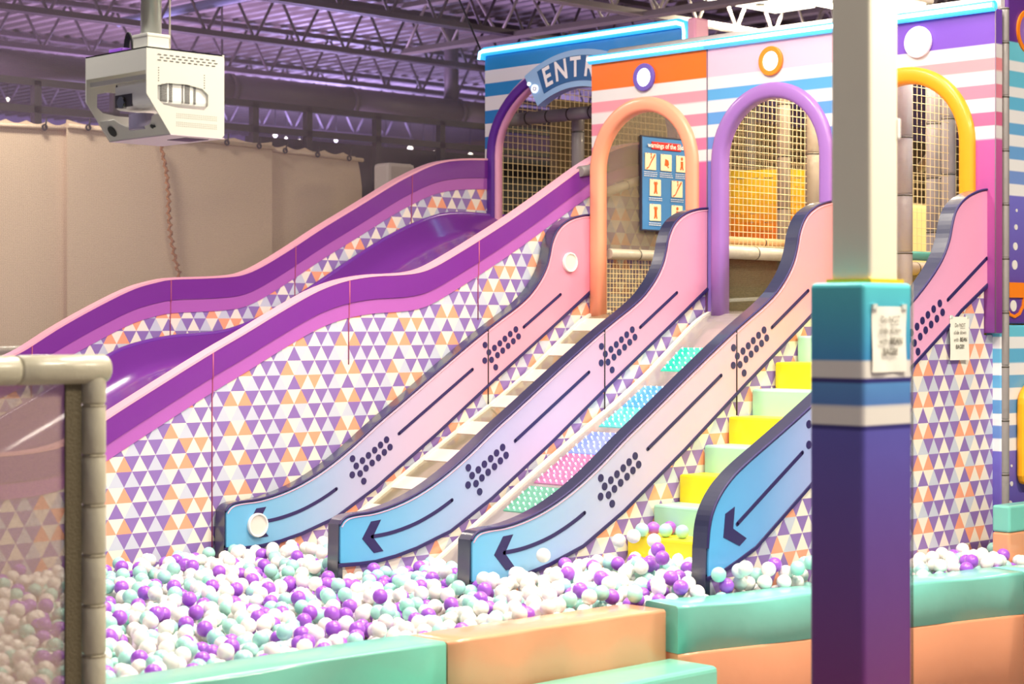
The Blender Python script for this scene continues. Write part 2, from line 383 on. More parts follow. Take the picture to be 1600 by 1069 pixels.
# ------------------------------------------------------------------ triangle print
UPS = {0: 'OOWBOOWB', 2: 'OOWBOBWB', 3: 'BBBWBPWW', 1: 'BPBWBPWW'}
DNS = {0: 'WPPPWPPP', 2: 'WPPPWPPP', 3: 'WPPPWBPP', 1: 'WWPPWOOP'}
CI = {'W': 0, 'P': 1, 'B': 2, 'O': 3}
TB, TR = .1005, .0838
ANCH = (P(543.2, 540.3, Y=8.87).x, P(543.2, 540.3, Y=8.87).z)
def tri_panel(name, outline, Y, parent, anchor=ANCH, b=TB, h=TR, back=.012):
    """printed cladding: outline (X, z) cut along a triangular lattice, one material per colour"""
    o = Vector(parent['_o']); bm = bmesh.new()
    f = bm.faces.new([bm.verts.new((p[0], 0, p[1])) for p in outline])
    bmesh.ops.triangulate(bm, faces=[f])
    X0 = anchor[0]-b; z0 = anchor[1]
    xs = [p[0] for p in outline]; zs = [p[1] for p in outline]
    def cut(co, no): bmesh.ops.bisect_plane(bm, geom=bm.verts[:]+bm.edges[:]+bm.faces[:], plane_co=co, plane_no=no, dist=1e-5)
    for k in range(int((min(zs)-z0)//h), int((max(zs)-z0)//h)+2): cut((0, 0, z0+k*h), (0, 0, 1))
    for sg in (1, -1):
        cs = [(x-X0)/b-sg*(z-z0)/h/2 for x in (min(xs), max(xs)) for z in (min(zs), max(zs))]
        for k in range(math.floor(min(cs)), math.ceil(max(cs))+1): cut((X0+k*b, 0, z0), (1/b, 0, -sg/(2*h)))
    for fc in bm.faces:
        c = fc.calc_center_median(); a = (c.x-X0)/b; v = (c.z-z0)/h; j = math.floor(v); fr = v-j; s_ = a-j/2
        i = math.floor(s_-fr/2); up = s_+fr/2 <= i+1; idx = (i+(j+1)//2) % 8
        fc.material_index = CI[(UPS if up else DNS)[j % 4][idx]]
    for v in bm.verts: v.co = Vector((v.co.x, Y, v.co.z))-o
    bmesh.ops.recalc_face_normals(bm, faces=bm.faces)
    if bm.faces[0].normal.y > 0: bmesh.ops.reverse_faces(bm, faces=bm.faces)
    me = bpy.data.meshes.new(name); bm.to_mesh(me); bm.free()
    for m in M_T: me.materials.append(m)
    ob = bpy.data.objects.new(name, me); COL.objects.link(ob); ob.parent = parent; ob['_o'] = parent['_o']
    return ob

# ------------------------------------------------------------------ slide dividers with arrows
Y1, Y2, Y3, Y4 = 8.76, 7.76, 6.76, 5.76; XF = 9.31; TK = .09; ZB = .42
def Q(pts, Y): return [(P(x, y, Y=Y).x, P(x, y, Y=Y).z) for x, y in pts]
TOP2 = Q([(1105.5, 325.5), (1092, 326), (1071, 332), (1053, 347), (1043, 371), (1040, 392), (1034, 416), (1020, 443), (999, 470), (944, 513), (874, 576), (805, 640), (770, 671),
          (729, 712), (681, 753), (634, 782), (586, 800), (551, 804), (537, 809), (530, 820)], Y2)
BOT2 = Q([(528.5, 884), (560, 881), (586, 877.5), (617, 869), (650, 856.5), (703, 830), (767, 779), (862, 690), (958, 594), (1044, 511), (1105, 451.7)], Y2)
TOP4 = Q([(1547, 295.5), (1531, 297), (1509, 308), (1494, 325), (1487.5, 347), (1483, 375), (1472, 406), (1450, 440.6), (1420, 478), (1345, 562), (1262.7, 639), (1211.6, 684.4), (1156.5, 731.6),
          (1133, 759), (1117.2, 786.6), (1107.4, 818), (1104.7, 857.4)], Y4)
BOT4 = Q([(1103.5, 905), (1128, 893), (1152.6, 876), (1180, 855.4), (1262.7, 761), (1345, 662), (1420, 577), (1482, 508.5), (1500, 486), (1547, 440.6)], Y4)
FACE_COL = [(6.2, (78, 180, 230)), (6.75, (124, 184, 226)), (7.35, (178, 182, 222)), (7.95, (206, 182, 212)), (8.6, (226, 162, 190)), (9.31, (226, 148, 180))]
M_FACE = {2: rampmat('arrow_face', 0, FACE_COL, 'LINEAR', .4, .25, .2, 3.0),
          1: rampmat('arrow_face_pink', 0, [(c, tuple(min(255, v+d) for v, d in zip(col, (6, -2, -6)))) for c, col in FACE_COL], 'LINEAR', .4, .3, .2, 3.0),
          3: rampmat('arrow_face_peach', 0, [(6.2, (84, 186, 232)), (6.75, (144, 188, 226)), (7.4, (190, 184, 222)), (8.1, (216, 178, 206)), (8.8, (228, 164, 178)), (9.31, (228, 152, 174))], 'LINEAR', .4, .25, .2, 3.0),
          4: rampmat('arrow_face_violet', 0, [(6.7, (70, 178, 240)), (7.3, (110, 168, 228)), (8.0, (190, 180, 226)), (8.6, (230, 168, 208)), (9.31, (240, 160, 198))], 'LINEAR', .4, .25, .2, 3.0)}
def thick_line(mb, pts, w, Y, cap=True):
    mb.sweep(pts, w, Y, Y-.003, 'Y', ch=.0)
    if cap:
        for e in (pts[0], pts[-1]): mb.disc((e[0], Y-.0005, e[1]), (0, -1, 0), w/2, .0025, 12)
DOTM = {}
def dots(pts, Y, parent, r=.0205):
    if r not in DOTM:
        o = MB().disc((0, 0, 0), (0, -1, 0), r, .003, 16).build('printed_dot', M_INK); DOTM[r] = o.data; zoff = o.location.z; bpy.data.objects.remove(o); DOTM['z%g' % r] = zoff
    og = Vector(parent['_o'])
    for x, z in pts:
        o = bpy.data.objects.new('printed_dot', DOTM[r]); COL.objects.link(o); o.parent = parent; o['_o'] = parent['_o']; o.location = Vector((x, Y-.0015, z+DOTM['z%g' % r]))-og
# ink marks measured on the second divider
DL = [(730, 757.8), (736, 743), (730.4, 731), (745.5, 733), (748.1, 768.3), (742, 755.5), (751.5, 746.7), (755.5, 724), (761, 737.5), (765, 716.5), (771, 729), (774.5, 707.5), (780.5, 720), (784, 699), (789.4, 711.4)]
DL = [(730, 757.8), (742.4, 755.6), (748.1, 768.3), (730.4, 730.8), (736.3, 743), (746, 734), (755.5, 725.3), (765.3, 716.5), (774.5, 707.8), (784, 699), (751.6, 746.7), (761.3, 737.8), (771.3, 729), (780.5, 720), (789.4, 711.4)]
def sub(k): return k
DU = [(938, 567), (948.6, 565.8), (955.1, 578.1), (938.4, 541.2), (944.4, 553.3), (953.2, 546), (961.5, 538.4), (969.5, 530.8), (977.8, 523), (986.5, 515.2), (957.9, 558), (966.1, 550.5), (974.5, 542.6), (982.6, 534.8), (990.7, 526.9)]
LL = [(803.4, 689.1), (861, 635.5), (918.9, 581.6)]; UL = [(998.8, 511.6), (1027, 485), (1056.3, 457.4)]
SLN = [(705, 781.3), (690, 793), (672, 805), (650, 817.5), (627, 827), (605, 834), (580, 838.5)]
ARW = [(564.6, 841.8), (578.5, 814.8), (593.8, 812), (581, 839), (597.6, 861), (583, 864)]
BED = Q([(1118, 487), (1100, 492), (1080, 508), (1056, 534), (989.8, 604.5), (846.7, 725.3), (767.2, 796.9), (716, 843), (671.8, 884), (630, 912), (590, 930)], Y2)
BED_TOP = [(9.47, EH+.083), (9.44, EH+.083)]
BEDP = smooth_poly(BED_TOP+BED, 1)
def bed_z(x): return interp(BEDP, x)
def divider(k, Y, label, face_label):
    top, bot = (TOP4, BOT4) if k == 4 else (TOP2, BOT2)
    tp = smooth_poly(top, 2); outline = tp+bot
    t = thing('slide_divider', (7.8, Y+TK/2, 0), label, 'slide wall', 'padded arrow walls between the slide lanes')
    MB().prism(outline, 'Y', Y+.004, Y+TK).build('padded_edge', M_NAVY, t)
    # printed face, inset from the edge
    c = .010; n = len(outline); ins = []
    area2 = sum(outline[i][0]*outline[(i+1) % n][1]-outline[(i+1) % n][0]*outline[i][1] for i in range(n)); sg = 1 if area2 > 0 else -1
    nt_ = len(tp)
    for i in range(n):
        if i < 3 or i >= n-1 or nt_-4 <= i <= nt_: continue
        a, b = outline[(i-1) % n], outline[(i+1) % n]; dx, dy = b[0]-a[0], b[1]-a[1]; L = math.hypot(dx, dy) or 1
        ins.append((outline[i][0]-sg*dy/L*c, outline[i][1]+sg*dx/L*c))
        if i == nt_-5: ins += [(bot[0][0]+.012, tp[-1][1]-.012), (bot[0][0]+.011, bot[0][1]+.012)]
    ins = [(tp[0][0]-.009, tp[0][1]-.011)]+ins+[(bot[-1][0]-.009, bot[-1][1]+.010)]
    fo = MB().prism(ins, 'Y', Y-.006, Y+.01).build('printed_face', M_FACE[k], t)
    MB().box((bot[0][0], Y+.004, ZB), (bot[0][0]+.032, Y+TK, bot[0][1]+.02)).build('end_cap', M_NAVY, t)
    MB().tube([(p[0], Y-.004, p[1]) for p in tp], .007, 6).build('piping', M_INK, t)
    MB().sweep(bot, .02, Y, Y-.011, 'Y', ch=.2).build('lower_trim', M_INK, t)
    if k != 4:
        MB().tube([(p[0]+.012, Y-.0075, p[1]-.0135) for p in tp[2:]], .003, 6).build('pink_piping', M_PINKEDGE, t)
    dX = 0
    def R(pts): return Q(pts, Y2)
    if k != 4:
        for nm, pts, wd in (('long_stripe', LL, .02), ('upper_stripe', UL, .02)):
            mb = MB(); thick_line(mb, R(pts), wd, Y-.006); mb.build(nm, M_INK, fo)
        mb = MB(); thick_line(mb, smooth_poly(R(SLN), 2), .02, Y-.006); mb.build('arrow_shaft', M_INK, fo)
        MB().prism(R(ARW), 'Y', Y-.009, Y-.005).build('arrow_head', M_INK, fo)
        for nm, pts in (('dot_cluster', DL), ('dot_cluster', DU)):
            dots(R(pts), Y-.006, fo)
        xs_ = P(943.5, 513, Y=Y2).x
        MB().tube([(xs_, Y-.007, interp(tp, xs_)), (xs_, Y-.007, interp(BOT2, xs_)-.12)], .0045, 6).build('seam', M_BLACK, t)
    else:
        def R4(pts): return Q(pts, Y4)
        mb = MB(); thick_line(mb, R4([(1479.1, 468.8), (1540, 403.8)]), .02, Y-.006); mb.build('upper_stripe', M_INK, fo)
        mb = MB(); thick_line(mb, R4([(1252, 707.2), (1200, 764), (1150, 819)]), .02, Y-.006); mb.build('arrow_shaft', M_INK, fo)
        MB().prism(R4([(1128.5, 840), (1131.5, 803), (1146, 792), (1143.5, 826), (1164.5, 841), (1153.5, 853)]), 'Y', Y-.009, Y-.005).build('arrow_head', M_INK, fo)
        d4 = [(1466.6, 474.1), (1457, 483), (1448, 492), (1439.5, 501), (1431, 510.3), (1422, 520), (1470.9, 488.1), (1462, 498), (1453, 507), (1444.5, 516), (1436, 526), (1427, 536), (1432.5, 549.5), (1418, 531)]
        dots(R4(d4), Y-.006, fo)
        dots(R4([(1262, 663), (1262, 695), (1275, 650), (1288, 636), (1275, 681), (1288, 668)]), Y-.006, fo)
    # cladding with triangles below the band, down to the bed or the balls
    bb = sorted(bot); lo = []
    if k in (1, 2):
        xs = np.linspace(bb[0][0]+.03, XF-.005, 40); lo = [(x, max(ZB, bed_z(x)-.06)) for x in xs]
    else: lo = [(bb[0][0]+.03, ZB), (XF-.005, ZB)] if k == 3 else [(bb[0][0]+.03, ZB), (9.40, ZB), (9.40, EH-.06), (XF-.005, EH-.06)]
    ol = [(x, z+.004) for x, z in bb if bb[0][0]+.03 < x < XF-.005]
    ol = [(lo[0][0], interp(bb, lo[0][0]))]+ol+[(XF-.005, interp(bb, XF-.005))]+lo[::-1]
    anc = (P(1445.3, 686.3, Y=Y4).x, P(1445.3, 686.3, Y=Y4).z) if k == 4 else (ANCH[0]+(.31, .17, .43)[k-1], ANCH[1]+(.02, .05, .03)[k-1])
    tri_panel('triangle_cladding', ol, Y+.012, t, anc)
    MB().prism(ol, 'Y', Y+.014, Y+TK-.006).build('core_board', M_WHITE, t)
    return t, fo
D1, F1 = divider(1, Y1, 'padded arrow wall with two white discs, leftmost of four', '')
D2, F2 = divider(2, Y2, 'padded arrow wall between the pale slide and the glowing slide', '')
D3, F3 = divider(3, Y3, 'padded arrow wall between the glowing slide and the stairs', '')
D4, F4 = divider(4, Y4, 'padded arrow wall beside the square column, rightmost of four', '')
for px, py, r, nm in ((889, 410, .064, 'white round disc near the top'), (401, 820.5, .068, 'white round disc over the arrow')):
    p = P(px, py, Y=Y1-.006)
    t = thing('round_disc', p, nm+' of the leftmost arrow wall', 'disc', 'white discs on the arrow wall')
    MB().disc(p, (0, -1, 0), r*.86, .014, 32).build('cover', nmat('disc_cover', (226, 220, 212), .5), t, .004)
    MB().ring(p, (0, -1, 0), r*.84, r, .022, 40).build('rim', nmat('disc_rim', (244, 240, 236), .4), t, .004)

# ------------------------------------------------------------------ slide beds
def resample(pts, n):
    a = np.array(pts); s_ = np.r_[0, np.cumsum(np.hypot(*np.diff(a, axis=0).T))]; q = np.linspace(0, s_[-1], n)
    return [(float(np.interp(v, s_, a[:, 0])), float(np.interp(v, s_, a[:, 1]))) for v in q], s_[-1]
BP, BL = resample(BEDP, 80)
def strip(mb, pts, ya, yb, up, th, smooth=True, mi=0):
    n = len(pts); vs = []
    for i, (x, z) in enumerate(pts):
        a = pts[max(i-1, 0)]; b = pts[min(i+1, n-1)]; dx, dz = b[0]-a[0], b[1]-a[1]; L = math.hypot(dx, dz) or 1; nx, nz = -dz/L, dx/L
        if nz < 0: nx, nz = -nx, -nz
        for y, o in ((ya, up), (yb, up), (yb, up-th), (ya, up-th)): vs.append((x+nx*o, y, z+nz*o))
    fs = [(0, 1, 2, 3), tuple(4*(n-1)+k for k in (3, 2, 1, 0))]
    for i in range(n-1):
        for k in range(4): fs.append((4*i+k, 4*i+(k+1) % 4, 4*i+4+(k+1) % 4, 4*i+4+k))
    mb.add(vs, fs, False, mi)
def seg(y0, y1, Yl):
    """bed stretch whose middle line shows between two picture heights"""
    out = []
    for x, z in resample(BEDP, 400)[0]:
        py = proj((x, Yl, z))[1]
        if y0 <= py <= y1: out.append((x, z))
    return out
M_RAIL = nmat('rail_white', (240, 232, 220), .35, .3)
M_GLOSS = nmat('clear_bed', (150, 138, 112), .08, .8, 0, .05, 5, var=.25)
M_REFLBAR = nmat('pale_reflection', (246, 226, 216), .25, .5)
def lane(k, Ya, Yb, label):
    t = thing('slide_bed', (7.8, (Ya+Yb)/2, 0), label, 'slide')
    mb = MB(); strip(mb, BP, Ya, Yb, 0, .03); mb.build('bed_sheet', M_GLOSS if k == 1 else nmat('led_bed', (150, 140, 140), .1, .8, 0, .05, 5, var=.2), t)
    mb = MB(); strip(mb, BP, Yb-.032, Yb-.004, .014, .02); mb.build('edge_rail', M_RAIL, t)
    mb = MB(); strip(mb, BP, Ya+.004, Ya+.02, .014, .02); mb.build('edge_rail', M_RAIL, t)
    return t
L1 = lane(1, Y2+TK, Y1, 'pale glossy slide bed with painted reflection bars, between the first two arrow walls')
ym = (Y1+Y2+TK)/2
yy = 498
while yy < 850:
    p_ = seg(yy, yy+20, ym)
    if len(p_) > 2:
        mb = MB(); strip(mb, [p_[0], p_[len(p_)//2], p_[-1]], Y2+TK+.02, Y1-.03, .004, .006); mb.build('reflection_bar', M_REFLBAR, L1)  # pale bars stand in for reflections on the glossy bed
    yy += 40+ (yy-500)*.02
L2 = lane(2, Y3+TK, Y2, 'slide bed with glowing coloured light panels, between the second and third arrow walls')
ym = (Y2+Y3+TK)/2
LEDS = [(545, 582, (20, 200, 140), (.02, .9, .5), .9), (606, 640, (60, 150, 235), (.12, .5, 1.0), .8), (640, 672, (90, 220, 210), (.15, .85, .8), .6), (680, 714, (120, 140, 250), (.3, .38, 1.0), .8),
        (714, 762, (226, 130, 190), (1.0, .3, .6), .35), (766, 806, (120, 205, 160), (.2, .8, .5), .35)]
for y0, y1, col, em, st in LEDS:
    p_ = seg(y0, y1, ym)
    if len(p_) < 3: continue
    lm = nmat('led_panel_%d' % y0, tuple(v*.55 for v in col), .2, .5, emit=em, estr=st*1.3)
    mb = MB(); strip(mb, [p_[0], p_[len(p_)//2], p_[-1]], Y3+TK+.03, Y2-.10, .006, .01); po = mb.build('light_panel', lm, L2)
    ln = math.hypot(p_[0][0]-p_[-1][0], p_[0][1]-p_[-1][1]); nr = max(2, int(ln/.042)); md = MB()
    for i in range(nr):
        q = p_[int((i+.5)/nr*(len(p_)-1))]
        for j in range(17):
            y = Y3+TK+.05+j*(Y2-.17-Y3-TK)/16+(i % 2)*.012
            md.tube([(q[0]-.004, y, q[1]+.006), (q[0]-.008, y, q[1]+.014)], .0045, 6)
    tag(md.build('light_dots', nmat('led_dot_%d' % y0, (255, 255, 255), .3, emit=tuple(.45+.55*v for v in em), estr=3.2), po), 'rows of tiny glowing dots', 'light', None, 'stuff')
    del md
for o in [o for o in bpy.data.objects if o.name.startswith('light_dots')]:
    del o['category']

# ------------------------------------------------------------------ stair lane
M_YEL = nmat('vinyl_yellow', (248, 220, 26), .38, .2, 0, .15, 4)
M_MINT = nmat('vinyl_mint', (168, 224, 200), .38, .2, 0, .15, 4)
ya, yb = Y4+TK+.004, Y3-.004
for n in range(0, 10):
    x = 7.66+.208*(n-2); z = EH-.955+.148*(n-2)
    yel = n % 2 == 1
    nth = ['lowest', 'second', 'third', 'fourth', 'fifth', 'sixth', 'seventh', 'eighth', 'ninth', 'tenth'][n]
    ob = MB().box((x, ya, ZB-.1), (x+.2075 if n < 9 else XF+.8, yb, z)).build('padded_step', M_YEL if yel else M_MINT, None, .012, 2)
    tag(ob, ('yellow' if yel else 'mint green')+' padded stair block, '+nth+' step from the balls', 'step', 'padded stair blocks')
# landing boards behind the arches
for k, (a_, b_, nm) in enumerate(((Y2+TK, Y1, 'peach'), (Y3+TK, Y2, 'purple'))):
    tag(MB().box((9.48, a_+.002, EH-.02), (11.2, b_-.002, EH+.08)).build('landing_board', nmat('landing_vinyl', (150, 140, 130), .5), None, .01), 'grey landing board inside the %s arch' % nm, 'platform')

# ------------------------------------------------------------------ purple slide
YP1, YP2 = 8.87, 10.74
NEAR = Q([(-60, 716), (0, 714), (56, 709), (108, 696), (160, 659), (240, 608), (331, 551), (380, 523), (425, 495), (485, 460), (515, 447), (544.4, 438), (584, 432), (620, 431), (650, 428), (674, 420), (710, 399), (746.6, 376.5),
          (800, 342), (860, 299), (915, 258)], YP1)
FAR = Q([(-70, 590), (-20, 575), (28, 553.5), (48.6, 541), (90, 513.6), (150, 480), (206, 452), (239.5, 442.5), (265.7, 437), (318, 435.8), (355, 434), (380, 430.5), (410, 417), (460.4, 385.5), (500, 358.5), (560, 322.5), (620, 285),
         (642.5, 273.6), (665, 262.5), (689, 254.4), (719, 250.5), (773, 251)], YP2)
NEAR = NEAR+[(x, z) for x, z in FAR if x > NEAR[-1][0]+.12]
def slide_side(top, Y, label, bottom, seams):
    tp = smooth_poly(top, 2); t = thing('slide_side_wall', (7.5, Y, 0), label, 'slide wall', 'curved side walls of the purple slide')
    def off(d): return [(x, z-d) for x, z in tp]
    MB().prism(tp+off(.135)[::-1], 'Y', Y-.012, Y+.085).build('top_band', M_PURPLE, t, .008, 2)
    MB().prism(off(.137)+off(.222)[::-1], 'Y', Y-.006, Y+.08).build('middle_band', M_ORCHID, t)
    MB().sweep([(x, z+.008) for x, z in tp], .014, Y-.014, Y+.088, 'Y', ch=.1).build('pink_edge', M_PINKEDGE, t)
    bt = [(x, bottom(x)) for x in np.linspace(tp[0][0], tp[-1][0], 30)]
    tri_panel('triangle_cladding', off(.2)+bt[::-1], Y, t)
    MB().prism(off(.21)+bt[::-1], 'Y', Y+.003, Y+.075).build('core_board', M_WHITE, t)
    for px, py in seams:
        p = P(px, py, Y=Y); z0 = interp(tp, p.x)
        MB().tube([(p.x, Y-.013, z0), (p.x, Y-.013, z0-.14), (p.x, Y-.007, z0-.15), (p.x, Y-.007, z0-.22), (p.x, Y-.002, z0-.24), (p.x, Y-.002, max(bottom(p.x), z0-(1.3 if px == 331 else .5)))], .004, 6).build('seam', nmat('seam_rose', (176, 84, 120), .5), t)
LIP = Q([(-60, 700), (0, 664), (108, 601), (165, 568), (200, 548), (265, 532), (330, 527), (370, 521), (430, 495), (500, 450), (560, 408), (620, 370), (680, 343), (720, 336), (790, 342), (830, 342)], 10.66)
slide_side(NEAR, YP1, 'long curved purple side wall in front, clad with triangles', lambda x: ZB, [(331, 551), (544.4, 438), (746.6, 376.5)])
slide_side(FAR, YP2, 'curved purple side wall at the back of the purple slide', lambda x: min(interp(FAR, x)-.4, interp(LIP, x)-.12), [(48.6, 541), (265.7, 437), (460.4, 385.5), (642.5, 273.6)])
def purple_bed():
    lp, _ = resample(smooth_poly(LIP, 1), 90); ny = 22; vs = []; y0, y1 = YP1+.1, YP2-.02
    t = thing('purple_slide_bed', (7.5, 9.8, 0), 'glossy purple wavy slide bed between the two curved walls', 'slide')
    for x, z in lp:
        for j in range(ny+1):
            u = j/ny; e = min(u, 1-u); dz = -.16*float(S(0, .16, e))+.035*math.exp(-((e-.0)/.02)**2)
            vs.append((x, y0+(y1-y0)*u, z+dz))
    fs = []
    for i in range(len(lp)-1):
        for j in range(ny): a = i*(ny+1)+j; fs.append((a, a+1, a+ny+2, a+ny+1))
    n = len(vs); vs += [(x, y, z-.03) for x, y, z in vs]; fs += [tuple(q+n for q in f[::-1]) for f in fs]
    mb = MB(); mb.add(vs, fs, True); mb.build('bed_shell', nmat('gloss_purple', (122, 54, 158), .18, .6), t)
    MB().tube([(x, y1-.01, z+.02) for x, z in lp], .016, 8).build('lip', nmat('gloss_purple_lip', (120, 58, 172), .12, .7), t)
    MB().tube([(x, y0+.02, z+.02) for x, z in lp], .016, 8).build('lip', nmat('gloss_purple_lip', (120, 58, 172), .12, .7), t)
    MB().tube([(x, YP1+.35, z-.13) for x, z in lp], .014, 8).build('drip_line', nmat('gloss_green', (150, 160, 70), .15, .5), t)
purple_bed()
tag(MB().box((10.42, 8.98, EH+.45), (11.0, 10.7, EH+.6)).build('entry_platform', nmat('platform_purple', (110, 60, 150), .5), None, .02), 'purple platform at the head of the purple slide', 'platform')

# ------------------------------------------------------------------ arched facade panels
def stripes(base, cols, solid0, solid1, top_col, z0=.0):
    W = (216, 211, 214); b = [1.025, 1.10, 1.174, 1.25, 1.325, 1.40, 1.475, 1.551, 1.76]
    seq = [W, cols[2], W, cols[1], W, cols[0], W, top_col]
    return crisp([(EH-.2, EH+1.025, solid1, solid0)]+[(EH+b[i], EH+b[i+1], c, c) for i, c in enumerate(seq)])
FAC = [('P1', Y2, Y1, (250, 160, 128), 'peach', stripes('', [(224, 142, 158), (214, 128, 152), (204, 112, 150)], (196, 92, 146), (110, 60, 130), (246, 104, 14))),
       ('P2', Y3, Y2, (152, 106, 182), 'purple', stripes('', [(84, 154, 208), (92, 146, 208), (104, 132, 200)], (112, 110, 190), (130, 90, 170), (232, 178, 200))),
       ('P3', Y4-.06, Y3, (248, 150, 12), 'orange', stripes('', [(226, 140, 150), (216, 122, 146), (206, 96, 140)], (190, 84, 150), (100, 44, 132), (112, 70, 178)))]
def arch_path(yc, hw, zs, hb, z0, n=28):
    p = [(yc+hw, z0), (yc+hw, (z0+zs)/2), (yc+hw, zs)]
    for i in range(1, n): a = math.pi*i/n; p.append((yc+hw*math.cos(a), zs+hb*math.sin(a)))
    return p+[(yc-hw, zs), (yc-hw, (z0+zs)/2), (yc-hw, z0)]
for i, (nm, ya, yb, acol, aname, st) in enumerate(FAC):
    yc = (ya+yb)/2+(.03 if i == 0 else -.01 if i == 1 else .06); zt = EH+1.743
    lab = ['orange topped striped panel with a peach arch', 'pink topped blue striped panel with a purple arch', 'violet topped pink striped panel with an orange arch'][i]
    t = thing('arch_panel', (XF, yc, 0), lab, 'panel', 'striped arch panels above the slides')
    hw, zs = .415, EH+1.01; z0 = EH-.02; ap = arch_path(yc, hw-.02, zs, hw-.02, z0)
    pz = EH-.05
    MB().prism([(yb, pz), (yb, zt), (ya, zt), (ya, pz)]+[(ap[-1][0], pz)]+ap[::-1]+[(ap[0][0], pz)], 'X', XF, XF+.07).build('printed_panel', rampmat('stripes_'+nm, 2, st, 'LINEAR'), t, .006, 2)
    MB().sweep(arch_path(yc, hw, zs, hw, EH+.03), .096, XF+.04, XF-.035, 'X', ch=.3, smooth=True).build('arch_frame', nmat('arch_'+aname, acol, .4, .2, 0, .06), t)
    MB().tube([(XF-.002, ya+.001, pz), (XF-.002, ya+.001, zt)], .0035, 6).build('seam', nmat('seam_grey', (120, 100, 120), .6), t)
    l = thing('led_strip', (XF-.02, (ya+yb)/2, zt), 'glowing light tube along the top of the %s panel' % ['orange', 'pink', 'violet'][i], 'light', 'light tubes on the panel tops')
    MB().tube([(XF-.03, ya, zt+.014), (XF-.03, yb, zt+.014)], .016, 10).build('light_core', nmat('led_tube_mint', (255, 255, 255), .4, emit=(.55, 1.0, 1.0), estr=5) if i == 0 else nmat('led_tube_blue', (255, 255, 255), .4, emit=(.16, .52, 1.0), estr=8) if i == 2 else M_LEDW, l)
    MB().tube([(XF-.012, ya, zt+.012), (XF-.012, yb, zt+.012)], .03, 12).build('light_halo', M_HALO, l)  # wider shell imitates the glow spreading from the tube
    pl = P(*[(1008, 121), (1206, 95.5), (1436, 66)][i], X=XF)
    t2 = thing('round_wall_lamp', pl, 'round glowing lamp with %s ring on the %s panel' % (['a purple', 'an orange', 'a pale pink'][i], ['orange', 'pink', 'violet'][i]), 'lamp', 'round lamps on the panels')
    MB().ring(pl, (-1, 0, 0), .06, .09, .02).build('ring', nmat('lampring_%d' % i, [(104, 84, 178), (244, 130, 30), (236, 220, 240)][i], .4), t2, .004)
    MB().disc(pl, (-1, 0, 0), .062, .012, 32).build('diffuser', M_LAMP, t2)
    MB().disc(pl+Vector((-.012, 0, 0)), (-1, 0, 0), .026, .03, 24).build('cap', nmat('lamp_cap', (250, 250, 250), .3, emit=(.9, .95, 1), estr=.2), t2, .004)
tag(MB().tube([(XF+.2, Y4, EH+1.80), (XF+.2, Y1, EH+1.80)], .05, 14).build('padded_beam', nmat('padding_pale', (212, 206, 206), .45, bump=.2, bscale=12)), 'pale padded beam behind the tops of the arched panels', 'beam')
# entry panel
XE = 10.31; yc = 9.79; t = thing('arch_panel', (XE, yc, 0), 'tall blue striped entry panel with a purple and pink arch', 'panel', 'entry panel')
Wc = (226, 222, 232); est = [(EH-.5, (60, 110, 190))]; bnd = [P(758, y, X=XE).z for y in (253, 234, 215, 194, 174, 153, 132.5, 112, 92.5)]
seq = [(44, 104, 186), Wc, (34, 118, 194), Wc, (24, 126, 200), Wc, (18, 134, 204), Wc, (10, 140, 210)]
est = [(EH+.2, Wc)]+[(z, c) for z, c in zip(bnd, [(44, 104, 186), Wc, (34, 118, 194), Wc, (24, 126, 200), Wc, (18, 134, 204), Wc, (10, 140, 210)])]
# order: below first boundary white, alternate upward
est = [(EH+.2, (44, 104, 186))]+[(z, c) for z, c in zip(bnd, [Wc, (36, 114, 192), Wc, (30, 122, 198), Wc, (22, 130, 202), Wc, (14, 136, 206), (14, 140, 210)])]
est.append((EH+2.2, (14, 140, 210)))
zt = EH+2.11; ap = arch_path(yc, .94, EH+1.3, .66, EH+.3)
MB().prism([(10.84, EH+.3), (10.84, zt), (8.74, zt), (8.74, EH+.3)]+ap[::-1], 'X', XE, XE+.08).build('printed_panel', rampmat('stripes_entry', 2, est, bump=.3), t, .006, 2)
MB().sweep(arch_path(yc, .93, EH+1.3, .65, EH+.3), .115, XE+.02, XE-.045, 'X', ch=.25, smooth=True).build('arch_frame', nmat('arch_pink', (236, 168, 204), .4, .2), t)
MB().sweep(arch_path(yc, .925, EH+1.3, .645, EH+.3), .07, XE-.03, XE-.075, 'X', ch=.3, smooth=True).build('arch_band', nmat('arch_deep_purple', (92, 36, 150), .35, .3), t)
MB().box((XE-.05, 8.66, EH+1.5), (XE+.1, 8.735, zt+.03)).build('end_pad', nmat('pad_rose', (226, 158, 190), .45), t, .015)
l = thing('led_strip', (XE-.02, yc, zt), 'glowing blue light tube edging the entry panel', 'light', 'light tubes on the panel tops')
lp_ = [(10.86, zt-.05), (10.85, zt), (10.82, zt+.01), (8.84, zt+.01), (8.78, zt-.01), (8.77, zt-.06), (8.77, EH+1.7)]
MB().tube([(XE-.035, y, z) for y, z in lp_], .017, 10).build('light_core', M_LEDW, l)
MB().tube([(XE-.014, y, z) for y, z in lp_], .034, 12).build('light_halo', M_HALO, l)
